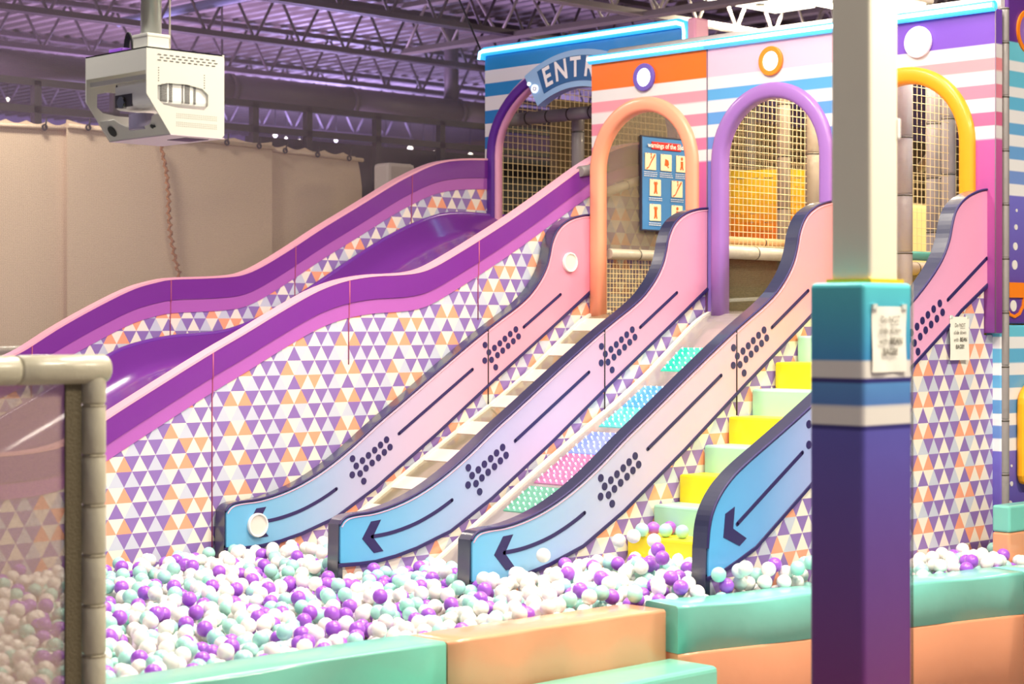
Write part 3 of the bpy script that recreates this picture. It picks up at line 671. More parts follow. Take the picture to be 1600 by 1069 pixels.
# entry sign
zc = EH+.955; ycs = 9.73
t = thing('entry_sign', (XE-.1, yc, zc+.9), 'light blue curved sign reading ENTRY above the purple arch', 'sign')
def sect(r0, r1, a, n=24):
    p = [(ycs+r1*math.sin(q), zc+r1*math.cos(q)) for q in np.linspace(a, -a, n)]+[(ycs+r0*math.sin(q), zc+r0*math.cos(q)) for q in np.linspace(-a, a, n)]
    return p
MB().prism(sect(.787, 1.06, .535), 'X', XE-.13, XE-.046).build('sign_body', nmat('sign_blue', (150, 190, 236), .35, .3), t, .03, 3)
MB().prism(sect(.832, 1.015, .405), 'X', XE-.136, XE-.12).build('sign_plate', nmat('sign_deep', (22, 92, 156), .45), t)
ml = MB()
for ch, q in zip('ENTRY', (.315, .158, .0, -.155, -.315)):
    c0 = (ycs+.925*math.sin(q), zc+.925*math.cos(q))
    text_mb(ch, .205, lambda x, y, q=q, c0=c0: (XE-.14, c0[0]-(x*math.cos(q)-y*math.sin(q)), c0[1]+(x*math.sin(q)+y*math.cos(q))), ml, bold=.005, xs=.86)
ml.build('lettering', nmat('letter_white', (246, 242, 248), .5, emit=(1, 1, 1), estr=.0), t)
for px, py, r in ((836.5, 139, .032), (827.5, 131.5, .014)):
    p = P(px, py, X=XE-.13); MB().disc(p, (-1, 0, 0), r, .014, 20).build('sign_bulb', M_LAMP, t, .004)
p = P(838, 139, X=XE-.13); MB().ring(p, (-1, 0, 0), .012, .016, .024, 20).build('bulb_ring', nmat('ring_grey', (170, 170, 190), .4), t)

# ------------------------------------------------------------------ behind the arches
def padded_post(x, y, z0, z1, r, label, mat=M_GREY, seglen=.3, cat='post', group='padded posts'):
    t = thing('padded_post', (x, y, z0), label, cat, group); z = z0
    while z < z1-.02:
        e = min(z+seglen, z1); MB().tube([(x, y, z), (x, y, z+.008), (x, y, e-.008), (x, y, e)], [r*.93, r, r, r*.93], 16).build('foam_sleeve', mat, t)
        MB().ring((x, y, e-.012), (0, 0, 1), r*.9, r*1.03, .008, 16).build('zip_tie', M_TIE, t); z = e
    return t
def padded_rail(a, b, r, label, mat=M_CREAMPAD, seglen=.3):
    a, b = Vector(a), Vector(b); L = (b-a).length; d = (b-a)/L; t = thing('padded_rail', a, label, 'rail', 'padded rails'); n = max(1, round(L/seglen))
    for i in range(n):
        p, q = a+d*(L*i/n), a+d*(L*(i+1)/n); MB().tube([p, p+d*.008, q-d*.008, q], [r*.92, r, r, r*.92], 16).build('foam_sleeve', mat, t)
        MB().ring(q-d*.01, d, r*.9, r*1.03, .008, 16).build('zip_tie', M_TIE, t)
    return t
def rope_net(Y, x0, x1, z0, z1, cell, label, r=.0022, sag=0.0):
    mb = MB(); n = int((x1-x0)/cell); m = int((z1-z0)/cell)
    for i in range(n+1): x = x0+i*cell; mb.tube([(x+sag*math.sin(i*.7), Y, z0), (x-sag*math.sin(i), Y+sag, (z0+z1)/2), (x, Y, z1)], r, 4, False, False)
    for j in range(m+1): z = z0+j*cell; mb.tube([(x0, Y, z), ((x0+x1)/2, Y+sag, z-sag), (x1, Y, z)], r, 4, False, False)
    return tag(mb.build('rope_net', M_ROPE), label, 'net', 'square rope nets', 'stuff')
# inside the peach arch
YB1 = 8.722
rope_net(8.72, 9.42, 10.25, EH+.02, EH+.45, .032, 'square rope net over the triangles at the foot of the peach arch')
padded_rail((9.42, 8.70, EH+.47), (10.3, 8.70, EH+.47), .035, 'cream padded rail crossing the peach arch')
padded_rail((9.4, 8.80, EH+.86), (10.3, 8.80, EH+1.12), .032, 'slanted cream padded rail behind the warning board')
tag(MB().box((9.45, 8.745, EH+.0), (10.3, 8.749, EH+1.75)).build('fine_net', meshmat('net_tan', (150, 134, 108), .27, scale=170)), 'fine tan net behind the warning board', 'net')
# warning board, on a plane parallel to the slides
a, b = P(1003, 213, Y=YB1), P(1077.5, 370, Y=YB1); bx0, bx1 = a.x, b.x; bz1 = a.z; bz0 = P(1003, 358, Y=YB1).z
t = thing('warning_board', (bx0, YB1, bz0), 'blue board titled warnings of the Slide hanging in the peach arch', 'sign')
MB().box((bx0, YB1, bz0), (bx1, YB1+.012, bz1)).build('board', nmat('board_blue', (70, 136, 200), .45), t)
e = .009
mb = MB()
for q in (((bx0-e, YB1-.004, bz0-e), (bx0, YB1+.014, bz1+e)), ((bx1, YB1-.004, bz0-e), (bx1+e, YB1+.014, bz1+e)), ((bx0, YB1-.004, bz1), (bx1, YB1+.014, bz1+e)), ((bx0, YB1-.004, bz0-e), (bx1, YB1+.014, bz0))): mb.box(*q)
mb.build('border', M_NAVY, t)
BW, BH = bx1-bx0, bz1-bz0
def bp(u, v, dy=0): return (bx0+u*BW, YB1-.002-dy, bz1-v*BH)
def brect(u0, u1, v0, v1, dy, nm, mat, bev=0):
    A, B = bp(u0, v1, dy+.003), bp(u1, v0, dy); o = MB().box(A, (B[0], YB1, B[2])).build(nm, mat, t, bev); return o
brect(.19, .80, .045, .13, .004, 'title_plate', nmat('sign_red', (232, 34, 24), .45), .006)
mt = text_mb('warnings of the Slide', .047, lambda x, y: (bx0+.495*BW+x, YB1-.0105, bz1-.0875*BH+y), MB(), bold=.0012)
mt.build('title_lettering', nmat('letter_cream', (255, 246, 236), .5), t)
M_CARD = nmat('card_cream', (255, 240, 200), .5); M_OR = nmat('picto_orange', (232, 98, 14), .5); M_PIN = nmat('small_print', (236, 240, 246), .5)
def figure(u, v, kind):
    mb = MB(); k = BW*.06
    def pt(x, y): return (bx0+u*BW+x*k, bz1-v*BH+y*k)
    def poly(ps): mb.prism([pt(*p) for p in ps], 'Y', YB1-.0085, YB1-.007)
    def disc(x, y, r): c = pt(x, y); mb.disc((c[0], YB1-.007, c[1]), (0, -1, 0), r*k, .0015, 14)
    if kind == 'slide':
        poly([(-1.5, -1.9), (-.6, -1.4), (.3, -.1), (1.5, 1.4), (1.5, 1.9), (1.1, 1.6), (0, .1), (-.8, -1.2), (-1.5, -1.5)][::-1]); disc(.1, 1.7, .25); poly([(-.1, .5), (.35, .9), (.3, 1.4), (0, 1.4)])
    elif kind == 'card':
        poly([(-.7, -.6), (.3, -.9), (.6, .6), (-.4, .9)]); poly([(.3, -.9), (.9, -.4), (.7, .5), (.6, .6)]); disc(.6, -1.0, .22)
    else:
        disc(0, 1.2 if kind == 'man' else .95, .4); poly([(-.42, .6), (.42, .6), (.42, -.6), (.65, -1.4), (.2, -1.4), (0, -.9), (-.2, -1.4), (-.65, -1.4), (-.42, -.6)][::-1])
        if kind == 'arms': poly([(-.42, .3), (-.42, .6), (-.75, 1.0), (-.4, 1.5), (-.25, 1.35), (-.5, 1.0), (-.25, .6)]); poly([(.42, .3), (.25, .6), (.5, 1.0), (.25, 1.35), (.4, 1.5), (.75, 1.0), (.42, .6)])
    poly([(-1.4, 1.7), (-1.0, 2.1), (-1.1, 1.8)])
    return mb
for u, v, kd in [(.165, .265, 'slide'), (.49, .265, 'card'), (.815, .265, 'man'), (.265, .545, 'arms'), (.72, .545, 'slide'), (.265, .815, 'arms'), (.72, .815, 'man')]:
    c = brect(u-.115, u+.115, v-.092, v+.092, .003, 'picture_card', M_CARD, .004)
    figure(u, v, kd).build('pictogram', M_OR, c)
    mb = MB()
    for j in range(3 if v < .4 else 2):
        x = u-.13
        while x < u+.12:
            wd = random.uniform(.02, .05); A = bp(x, v+.118+j*.021, .003); B = bp(min(x+wd, u+.14), v+.11+j*.021, .003); mb.box((A[0], YB1-.006, A[2]), (B[0], YB1-.004, B[2])); x += wd+.01
    mb.build('small_print', M_PIN, t)
# inside the purple arch
rope_net(7.70, 9.42, 11.4, EH+.5, EH+1.75, .043, 'square rope net hanging inside the purple arch')
padded_rail((9.4, 7.70, EH+.455), (11.3, 7.70, EH+.445), .042, 'thick cream padded rail at the foot of the purple arch')
padded_rail((9.4, 7.76, EH+.53), (11.3, 7.76, EH+.52), .03, 'thin tan padded rail above the thick one in the purple arch', nmat('padding_tan', (226, 176, 120), .45, bump=.2, bscale=12), .5)
tag(MB().box((9.42, 7.73, EH+.04), (11.3, 7.734, EH+.43)).build('fine_net', meshmat('net_olive', (96, 86, 60), .62, scale=170)), 'fine olive net below the rails in the purple arch', 'net')
tag(MB().tube([P(1128, 470, Y=8.3), P(1200, 466, Y=8.3)], .012, 8).build('light_tube', nmat('tube_warm', (255, 255, 255), .4, emit=(1, .9, .7), estr=3)), 'thin white light tube low behind the olive net', 'light')
for px, d, r, lab in [(1225, 12.9, .045, 'grey padded post in the middle of the purple arch'), (1270, 12.7, .05, 'grey padded post at the right of the purple arch'), (1172, 17.0, .05, 'dim far padded post at the left of the purple arch')]:
    p = P(px, 400, d=d); padded_post(p.x, p.y, EH+.082 if d < 16 else 0, EH+1.9, r, lab, M_GREY if d > 16 else nmat('padding_taupe', (168, 152, 132), .45, .15, 0, .2, 14), .35)
# woven drum of yellow and orange webbing
cx, cy = P(1208, 300, d=14.9)[:2]; t = thing('woven_drum', (cx, cy, EH+.4), 'round woven drum of yellow and orange webbing inside the purple arch', 'drum'); R_ = .62
for j in range(13):
    z = EH+.30+j*.066; c = [(206, 46, 20), (214, 56, 18), (222, 70, 16), (230, 84, 14), (236, 100, 12), (240, 124, 10), (244, 146, 10), (248, 166, 10), (250, 180, 12), (250, 190, 14), (252, 196, 18), (252, 200, 20), (252, 204, 22)][j]
    mb = MB(); n = 72; vs = []
    for k in range(n):
        q = 2*math.pi*k/n; rr = R_+.006*(1 if (k//2+j) % 2 else -1)
        for dr, dz in ((0, 0), (.008, 0), (.008, .058), (0, .058)): vs.append((cx+(rr+dr)*math.cos(q), cy+(rr+dr)*math.sin(q), z+dz))
    fs = []
    for k in range(n):
        for q in range(4): fs.append((4*k+q, 4*k+(q+1) % 4, 4*((k+1) % n)+(q+1) % 4, 4*((k+1) % n)+q))
    mb.add(vs, fs); mb.build('webbing_hoop', nmat('webbing_%d' % j, c, .5), t)
for k in range(36):
    q = 2*math.pi*k/36; x, y = cx+R_*math.cos(q), cy+R_*math.sin(q); tx, ty = -math.sin(q)*.022, math.cos(q)*.022
    mb = MB(); mb.add([(x-tx, y-ty, EH+.28), (x+tx, y+ty, EH+.42), (x+tx, y+ty, EH+1.14), (x-tx, y-ty, EH+1.14), (x*1.0-tx+.006*math.cos(q), y-ty+.006*math.sin(q), EH+.42), (x+tx+.006*math.cos(q), y+ty+.006*math.sin(q), EH+.42), (x+tx+.006*math.cos(q), y+ty+.006*math.sin(q), EH+1.14), (x-tx+.006*math.cos(q), y-ty+.006*math.sin(q), EH+1.14)],
        [(0, 1, 2, 3), (4, 7, 6, 5), (0, 4, 5, 1), (1, 5, 6, 2), (2, 6, 7, 3), (3, 7, 4, 0)]); mb.build('webbing_strap', rampmat('webbing_strap', 2, [(EH+.3, (206, 46, 20)), (EH+.7, (240, 120, 10)), (EH+.9, (250, 180, 14)), (EH+1.2, (252, 200, 22))], 'LINEAR'), t)
# inside the orange arch
rope_net(6.70, 9.42, 11.6, EH+.45, EH+1.75, .048, 'square rope net hanging inside the orange arch', .002)
padded_rail((9.4, 6.70, EH+.34), (11.6, 6.70, EH+.34), .042, 'pink beige padded rail at the foot of the orange arch', nmat('padding_rose', (190, 168, 150), .45, .15, 0, .2, 14))
padded_rail((9.4, 6.76, EH+.425), (11.6, 6.76, EH+.425), .03, 'teal padded rail above the beige one in the orange arch', nmat('padding_teal', (108, 190, 180), .42, .2), .6)
tag(MB().box((9.42, 6.73, EH+.0), (11.5, 6.734, EH+.31)).build('fine_net', meshmat('net_brown', (120, 92, 48), .6, scale=170)), 'fine brown net below the rails in the orange arch', 'net')
for px, d, r, lab in [(1413, 11.6, .05, 'grey padded post next to the column in the orange arch'), (1459, 12.4, .048, 'middle grey padded post in the orange arch'), (1482, 12.1, .044, 'lilac grey padded post in the orange arch')]:
    p = P(px, 400, d=d); padded_post(p.x, p.y, EH+.085 if d < 12 else 0, EH+1.62, r, lab, nmat('padding_lilac', (150, 140, 144), .45, .15, 0, .2, 14), .35)
rope_net(9.4, 12.0, 15.2, .02, EH+1.3, .06, 'rope net farther back behind the padded posts', .003, .01)
rope_net(10.3, 11.9, 15.0, .02, EH+2.0, .06, 'rope net far behind the purple arch', .003, .01)
tag(MB().box((11.6, 11.3, 0), (19, 11.4, EH+1.9)).build('back_partition', nmat('partition_brown', (112, 94, 70), .7, var=.35, bscale=1.5)), 'dim brown partition far behind the nets', 'partition')
tag(MB().box((P(1418, 375, Y=8.6).x, 8.6, 0), P(1452, 325, Y=8.8)).build('foam_block', nmat('foam_cream', (232, 214, 150), .5), None, .03), 'cream foam block behind the posts in the orange arch', 'foam')
tag(MB().tube([P(1440, 262, d=14.4), P(1530, 150, d=12.8)], .04, 12).build('slanted_pole', M_GREY), 'slanted grey pole at the right of the orange arch', 'pole')
tag(MB().box((XF+.8, 6.2, EH+1.45), (13.8, 6.6, EH+1.55)).build('soffit_pad', nmat('soffit', (170, 150, 110), .5), None, .02), 'tan padded soffit inside the orange arch', 'pad')
# inside the entry arch
rope_net(11.0, 10.5, 13.8, EH+.3, EH+1.95, .055, 'square rope net inside the entry arch', .003)
padded_rail(P(795, 188, X=XE+.35), P(960, 172, X=XE+.35), .05, 'grey padded rail across the entry arch', M_GREY, .22)
p = P(903, 250, X=XE+.5); padded_post(p.x, p.y, EH+.3, EH+1.62, .05, 'dark grey padded post at the right of the entry arch', M_GREY, .4)
p = P(906, 268, Y=YP1-.02); tag(MB().tube([p, p+Vector((.25, 0, .04))], .036, 16).build('pipe_end', M_GREY), 'grey capped pipe end above the front purple wall', 'pipe')

# ------------------------------------------------------------------ right-hand pillar
def rs(px, ys, Y): return [P(px, y, Y=Y).z for y in ys]
YR = 5.74
up_y = [65.5, 96, 112, 136, 152, 173, 192, 210, 229, 249, 267, 287, 305]; W2 = (236, 236, 240)
upc = [(112, 204, 228), W2, (104, 194, 226), W2, (100, 186, 226), W2, (104, 172, 224), W2, (108, 164, 222), W2, (118, 150, 216), W2]
st = [(P(1585, 520, Y=YR).z, (104, 48, 140)), (P(1585, 420, Y=YR).z, (110, 70, 170))]+[(P(1585, 306, Y=YR).z-.01, (118, 112, 208))]
def ZU(y): return P(1585, y, Y=YR).z
segs_ = [(ZU(520), ZU(305), (92, 44, 136), (116, 112, 206))]+[(ZU(up_y[k+1]), ZU(up_y[k]), upc[k], upc[k]) for k in range(11, -1, -1)]+[(ZU(65.5), ZU(-60), (96, 46, 140), (96, 46, 140))]
ramp_up = crisp(segs_)
t = thing('striped_pillar', (9.9, YR, 0), 'tall striped pillar pad in blue, white and purple at the right edge', 'pillar')
xl = P(1575, 300, Y=YR).x
MB().box((xl, YR, P(1580, 506, Y=YR).z), (xl+1.2, YR+.1, P(1580, -30, Y=YR).z)).build('upper_pad', rampmat('pillar_up', 2, ramp_up, 'LINEAR'), t, .012)
lo_y = [507, 526, 545, 567, 585.6, 605.7, 625, 645.5, 665, 685, 704]; loc_ = [(104, 196, 224), W2, (98, 178, 220), W2, (100, 172, 220), W2, (98, 156, 214), W2, (104, 140, 208), W2]
YR2 = 5.715
def ZL(y): return P(1580, y, Y=YR2).z
ramp_lo = crisp([(ZL(900), ZL(704), (84, 36, 126), (112, 104, 200))]+[(ZL(lo_y[k+1]), ZL(lo_y[k]), loc_[k], loc_[k]) for k in range(9, -1, -1)])
xl2 = P(1565, 600, Y=YR2).x
MB().box((xl2, YR2, ZB), (xl2+1.3, YR2+.1, P(1580, 508, Y=YR2).z)).build('lower_pad', rampmat('pillar_low', 2, ramp_lo, 'LINEAR'), t, .012)
md = MB()
for px, py, r in ((1588, 329, .009), (1587, 355, .016), (1586, 385, .022), (1585, 414, .027), (1583, 478, .032)): md.disc(P(px, py, Y=YR), (0, -1, 0), r, .004, 18)
for px, py, r in ((1580, 728, .008), (1580, 756, .014), (1578, 788, .02)): md.disc(P(px, py, Y=YR2), (0, -1, 0), r, .004, 18)
md.build('white_dots', M_WHITE, t)
p0, p1 = P(1575, 465, Y=YR), P(1600, 442, Y=YR); MB().box((xl-.002, YR-.012, p0.z), (xl+1.2, YR+.01, p1.z)).build('orange_band', nmat('band_orange', (246, 132, 14), .45), t)
pa = [P(x, y, Y=YR) for x, y in ((1568, 465), (1570, 480), (1576, 491), (1584, 495), (1592, 490), (1597, 479), (1599, 465))]
MB().sweep([(q.x, q.z) for q in pa], .018, YR, YR-.01, 'Y').build('orange_loop', nmat('band_orange', (246, 132, 14), .45), t)
pc = P(1606, 50, Y=YR); MB().ring(pc, (0, -1, 0), .1, .125, .01).build('orange_loop', nmat('band_orange', (246, 132, 14), .45), t)
MB().disc(pc, (0, -1, 0), .1, .006, 30).build('violet_disc', nmat('disc_violet', (150, 110, 196), .45), t)
MB().disc(pc+Vector((0, -.007, 0)), (0, -1, 0), .045, .004, 24).build('white_dot', M_WHITE, t)
pe = P(1594, 660, Y=YR2-.03)
t2 = thing('yellow_arch', (pe.x+.3, YR2-.03, pe.z-.3), 'yellow orange arch edge at the right margin of the picture', 'arch')
MB().prism([(pe.x+.35*(1-math.cos(a))-.0, pe.z+.1+.18*math.sin(a)) for a in np.linspace(0, math.pi/2, 9)]+[(pe.x+.35, pe.z-.35), (pe.x+.02, pe.z-.35), (pe.x, pe.z-.3)], 'Y', YR2-.06, YR2-.002).build('arch_edge', nmat('arch_yellow', (250, 172, 20), .4), t2, .02)
t2 = thing('corner_block', (9.7, 5.4, ZB), 'small teal and orange block in the corner behind the pit wall', 'block')
q0, q1, q2 = P(1577, 868, Y=5.46), P(1577, 833, Y=5.46), P(1577, 791, Y=5.46)
MB().box((q0.x, 5.46, ZB), (q0.x+.8, 5.565, q1.z)).build('orange_half', nmat('pit_orange', (244, 166, 126), .34, .5, 0, .22, 4), t2, .012)
MB().box((q0.x, 5.458, q1.z), (q0.x+.8, 5.565, q2.z)).build('teal_half', nmat('pit_teal', (124, 206, 194), .34, .5, 0, .22, 4), t2, .012)
padded_post(9.425, 5.715, ZB, EH+1.76, .026, 'slim grey padded post at the right end of the triangles', M_GREY, .3)

# ------------------------------------------------------------------ pit wall
M_TEAL = nmat('pit_teal', (124, 206, 194), .34, .5, 0, .22, 4); M_PO = nmat('pit_orange', (244, 166, 126), .34, .5, 0, .22, 4)
M_GREENW = nmat('pit_green', (124, 202, 182), .34, .5, 0, .22, 4)
WT = EH-1.25
def soft_block(name, a, b, th, z0, z1, mats, label, split=None, cat='wall block', top_sag=.0):
    """padded wall block with softly rounded shoulders; a->b front line, thickness towards the pit"""
    a, b = Vector((*a, 0)), Vector((*b, 0)); d = (b-a); L = d.length; d.normalize(); nr = Vector((-d.y, d.x, 0))
    t = thing(name, ((a.x+b.x)/2, (a.y+b.y)/2, z0), label, cat, 'padded pit wall blocks')
    def part(nm, za, zb_, mat, round_):
        r = .016; n = max(4, int(L/.12)); prof = [(0, za), (0, zb_-r)]+([(r*(1-math.cos(q)), zb_-r+r*math.sin(q)) for q in np.linspace(.3, math.pi/2, 4)] if round_ else [(0, zb_)])
        prof = prof+[(th-p[0], p[1]) for p in prof[::-1]]; vs = []; m = len(prof)
        for i in range(n+1):
            u = i/n; e = min(u, 1-u)*L; c = .003*max(0, 1-e/.05)
            for k, (o, z) in enumerate(prof):
                bulge = .003*math.sin(u*17+k)*(1 if 0 < i < n else 0); q = a+d*(u*L+(c if i == 0 else -c if i == n else 0)*.5)+nr*(o+(bulge if o < th/2 else 0))
                vs.append((q.x, q.y, z-(top_sag*math.sin(u*math.pi*3)**2 if z > zb_-.05 and round_ else 0)-(c if z > zb_-.05 else 0)))
        fs = [list(range(m))[::-1], [n*m+k for k in range(m)]]
        for i in range(n):
            for k in range(m): fs.append((i*m+k, i*m+(k+1) % m, (i+1)*m+(k+1) % m, (i+1)*m+k))
        mb = MB(); mb.add(vs, fs, True); o = mb.build(nm, mat, t)
        for f in o.data.polygons:
            if len(f.vertices) > 4: f.use_smooth = False
    if split: part('lower_pad', z0, split, mats[1], False); part('upper_pad', split, z1, mats[0], True)
    else: part('pad', z0, z1, mats[0], True)
    return t
soft_block('pit_wall_block', (2.6, 5.60), (5.118, 5.60), .25, 0, WT, [M_GREENW], 'long green padded pit wall block at the lower left')
soft_block('pit_wall_block', (5.124, 5.60), (6.40, 5.57), .25, 0, WT-.004, [M_PO], 'orange padded pit wall block in the middle')
soft_block('pit_wall_block', (6.42, 5.52), (8.55, 5.075), .24, 0, WT+.012, [M_TEAL, M_PO], 'teal over orange padded pit wall block behind the column', EH-1.45, top_sag=.008)
soft_block('pit_wall_block', (8.56, 5.073), (10.2, 4.73), .24, 0, WT+.012, [M_TEAL, M_PO], 'teal over orange padded pit wall block at the right edge', EH-1.45, top_sag=.006)
tag(MB().box((4.7, 5.30, 0), (6.44, 5.585, EH-1.474)).build('padded_bench_step', M_GREENW, None, .025, 3), 'green padded step in front of the orange pit wall block', 'step')

# ------------------------------------------------------------------ column with padded foot
cz0 = P(1343, 441, d=5.95).z
t = thing('square_column', (5.07, 3.58, 0), 'white square steel column rising in front of the pit at right', 'column')
MB().box((4.997, 3.505, 0), (5.15, 3.657, EH+3.62)).build('shaft', nmat('column_paint', (226, 222, 204), .5, bump=.03), t, .012, 3)
MB().box((5.14, 3.50, P(1403, 212, d=6.0).z), (5.156, 3.53, P(1403, 180, d=6).z)).build('switch_plate', M_WHITE, t, .003)
MB().box((4.985, 3.495, cz0), (5.165, 3.665, cz0+.012)).build('yellow_rim', nmat('rim_yellow', (240, 200, 40), .5), t)
cy_ = [(443, (26, 150, 196)), (564, (228, 226, 224)), (592.6, (40, 34, 112)), (600, (74, 120, 190)), (636, (228, 226, 224)), (664, (40, 34, 112)), (671.5, (84, 88, 172))]
def cz(y): return P(1343, y, d=5.95).z
cst = crisp([(0, cz(1069), (108, 36, 110), (112, 42, 122)), (cz(1069), cz(671.5), (112, 42, 122), (88, 84, 174)), (cz(671.5), cz(664), (40, 34, 112), (40, 34, 112)), (cz(664), cz(636), (226, 222, 216), (226, 222, 216)), (cz(636), cz(600), (78, 122, 190), (84, 140, 200)),
             (cz(600), cz(592.6), (40, 34, 112), (40, 34, 112)), (cz(592.6), cz(564), (226, 222, 216), (226, 222, 216)), (cz(564), cz(441), (60, 142, 200), (84, 196, 206))])
def colpad(): return rampmat('column_wrap', 2, cst, 'LINEAR')
tp_ = thing('column_pad', (5.06, 3.58, 0), 'blue to purple striped padding wrapped round the column foot', 'padding')
MB().box((4.928, 3.482, 0), (5.195, 3.69, cz0)).build('wrap', colpad(), tp_, .016, 3)
MB().tube([(5.19, 3.48, 0), (5.19, 3.48, cz0)], .003, 6).build('closing_seam', M_TIE, tp_)
def note(x0, Yp, z1, wd, ht, label):
    t = thing('paper_note', (x0+wd/2, Yp, z1-ht), label, 'note', 'paper notes about bean bags')
    n = 6; vs = []
    for i in range(n+1):
        for j in range(n+1): vs.append((x0+wd*i/n, Yp-.0045-.002*math.sin(i*1.3+j), z1-ht+ht*j/n))
    m = len(vs); vs += [(x, y+.0012, z) for x, y, z in vs]; fs = []
    for i in range(n):
        for j in range(n): q = [i*(n+1)+j, (i+1)*(n+1)+j, (i+1)*(n+1)+j+1, i*(n+1)+j+1]; fs += [q, [k+m for k in q[::-1]]]
    mb = MB(); mb.add(vs, fs, True); mb.build('sheet', nmat('paper', (244, 242, 232), .6), t)
    cx = x0+wd/2; mk = nmat('print_ink', (92, 86, 78), .6); mb = MB()
    for i, (s_, b_) in enumerate((('Do NOT', 0), ('slide down', 0), ('with', 0), ('BAGS!!', .0024))):
        zz = z1-ht*(.2+.165*i); sz = wd*.165
        if s_ == 'with':
            text_mb('with', sz, lambda x, y: (cx-wd*.2+x, Yp-.0085, zz+y), mb, xs=.9); text_mb('BEAN', sz, lambda x, y: (cx+wd*.18+x, Yp-.0085, zz+y), mb, bold=wd*.004, xs=.9)
        else: text_mb(s_, sz, lambda x, y: (cx+x, Yp-.0085, zz+y), mb, bold=wd*.004 if b_ else 0, xs=.9)
    zz = z1-ht*.2; mb.box((cx-wd*.0, Yp-.0087, zz-wd*.088), (cx+wd*.26, Yp-.0082, zz-wd*.078))
    mb.build('lettering', mk, t)
    for s_ in (.04, .9): MB().box((x0+wd*s_-.006, Yp-.0085, z1-.008), (x0+wd*s_+.016, Yp-.0005, z1+.008)).build('tape', nmat('tape_clear', (210, 220, 215), .2), t)
a = P(1361, 479, Y=3.482); b = P(1414, 479, Y=3.482)
note(a.x, 3.482, a.z, b.x-a.x, .205, 'paper note about bean bags taped to the column padding')
a = P(1484, 495, Y=Y4-.01); b = P(1513.5, 495, Y=Y4-.01)
note(a.x, Y4-.008, a.z, b.x-a.x, .235, 'paper note about bean bags taped to the triangles')

# ------------------------------------------------------------------ netted frame at the left
XP, YPt = 3.5, 5.50
pt_ = P(146, 600, Y=YPt); XP = pt_.x
t = thing('netted_gate', (XP, YPt, 0), 'foreground padded frame with brownish mesh at the left edge', 'net frame')
zr = P(120, 577, Y=YPt).z
M_FP = nmat('padding_sage', (180, 174, 154), .4, .3, 0, .2, 12)
z = .1
while z < zr-.03:
    e = min(z+.165, zr-.02)
    MB().tube([(XP, YPt, z), (XP, YPt, z+.01), (XP, YPt, e-.01), (XP, YPt, e)], [.036, .041, .041, .036], 18).build('post_sleeve', M_FP, t)
    MB().ring((XP, YPt, e-.008), (0, 0, 1), .030, .0415, .005, 18).build('zip_tie', nmat('tie_pale', (150, 140, 118), .5), t); z = e
for i in range(6):
    x1 = XP+.045-i*.33; MB().tube([(x1, YPt, zr), (x1-.01, YPt, zr), (x1-.32, YPt, zr), (x1-.33, YPt, zr)], [.044, .049, .049, .044], 18).build('top_sleeve', M_FP, t)
MB().box((XP-2.0, YPt+.012, .1), (XP-.05, YPt+.014, zr-.04)).build('mesh_panel', meshmat('net_mauve', (176, 152, 138), .5, scale=190), t)
MB().box((XP-.105, YPt-.002, .1), (XP-.045, YPt+.008, zr-.04)).build('mesh_hem', nmat('mesh_hem', (92, 82, 60), .7, bump=.3, bscale=120), t)

# ------------------------------------------------------------------ projector in its cage
dP = 8.1; c0 = P(229, 72, d=dP); px0, py0 = c0.x, c0.y
LU, LW = .40, .47; zt = c0.z; zb = P(265, 206, d=dP).z; Hh = zt-zb
t = thing('projector', (px0+LU/2, py0+LW/2, zb), 'white caged projector hanging from a grey ceiling tube', 'projector')
M_CAGE = nmat('cage_paint', (206, 206, 198), .5); M_PJ = nmat('projector_white', (240, 240, 236), .4)
def side_plate(y, nm):
    # profile in (X, z): slanted lower front corner, oval window
    o = [(px0, zt), (px0, zt-Hh*.55), (px0+LU*.30, zb), (px0+LU-.012, zb), (px0+LU, zb+.012), (px0+LU, zt-.012), (px0+LU-.012, zt)]
    wx0, wx1, wz0, wz1 = px0+.055, px0+LU-.085, zt-Hh*.685, zt-Hh*.40
    win = [(wx0, wz0+.03), (wx0+.03, wz0+.008), (wx0+.1, wz0), (wx1-.02, wz0), (wx1, wz0+.02), (wx1, wz1-.035), (wx1-.03, wz1-.012), (wx0+.15, wz1), (wx0+.05, wz1-.002), (wx0, wz1-.015)]
    # bridge outline and window into one ring polygon
    poly = o[:2]+[win[0]]+win[1:][::1]+[win[0]]+o[1:2]+o[2:]
    bm = bmesh.new(); org = Vector(t['_o'])
    ov = [bm.verts.new(Vector((p[0], y, p[1]))-org) for p in o]; wv = [bm.verts.new(Vector((p[0], y, p[1]))-org) for p in win]
    es = [bm.edges.new((ov[i], ov[(i+1) % len(ov)])) for i in range(len(ov))]+[bm.edges.new((wv[i], wv[(i+1) % len(wv)])) for i in range(len(wv))]
    bmesh.ops.triangle_fill(bm, edges=es, use_beauty=True)
    r = bmesh.ops.extrude_face_region(bm, geom=bm.faces[:]); bmesh.ops.translate(bm, vec=(0, .006, 0), verts=[v for v in r['geom'] if isinstance(v, bmesh.types.BMVert)])
    bmesh.ops.recalc_face_normals(bm, faces=bm.faces)
    me = bpy.data.meshes.new(nm); bm.to_mesh(me); bm.free(); me.materials.append(M_CAGE); ob = bpy.data.objects.new(nm, me); COL.objects.link(ob); ob.parent = t; ob['_o'] = t['_o']
    return ob
sp = side_plate(py0, 'side_plate'); side_plate(py0+LW, 'side_plate')
mb = MB()
for j in range(3):
    for i in range(10): x = px0+.055+i*.031+(j % 2)*.012; mb.box((x, py0-.002, zt-.03-j*.012), (x+.017, py0+.001, zt-.027-j*.012))
mb.build('upper_vents', M_BLACK, sp)
mb = MB()
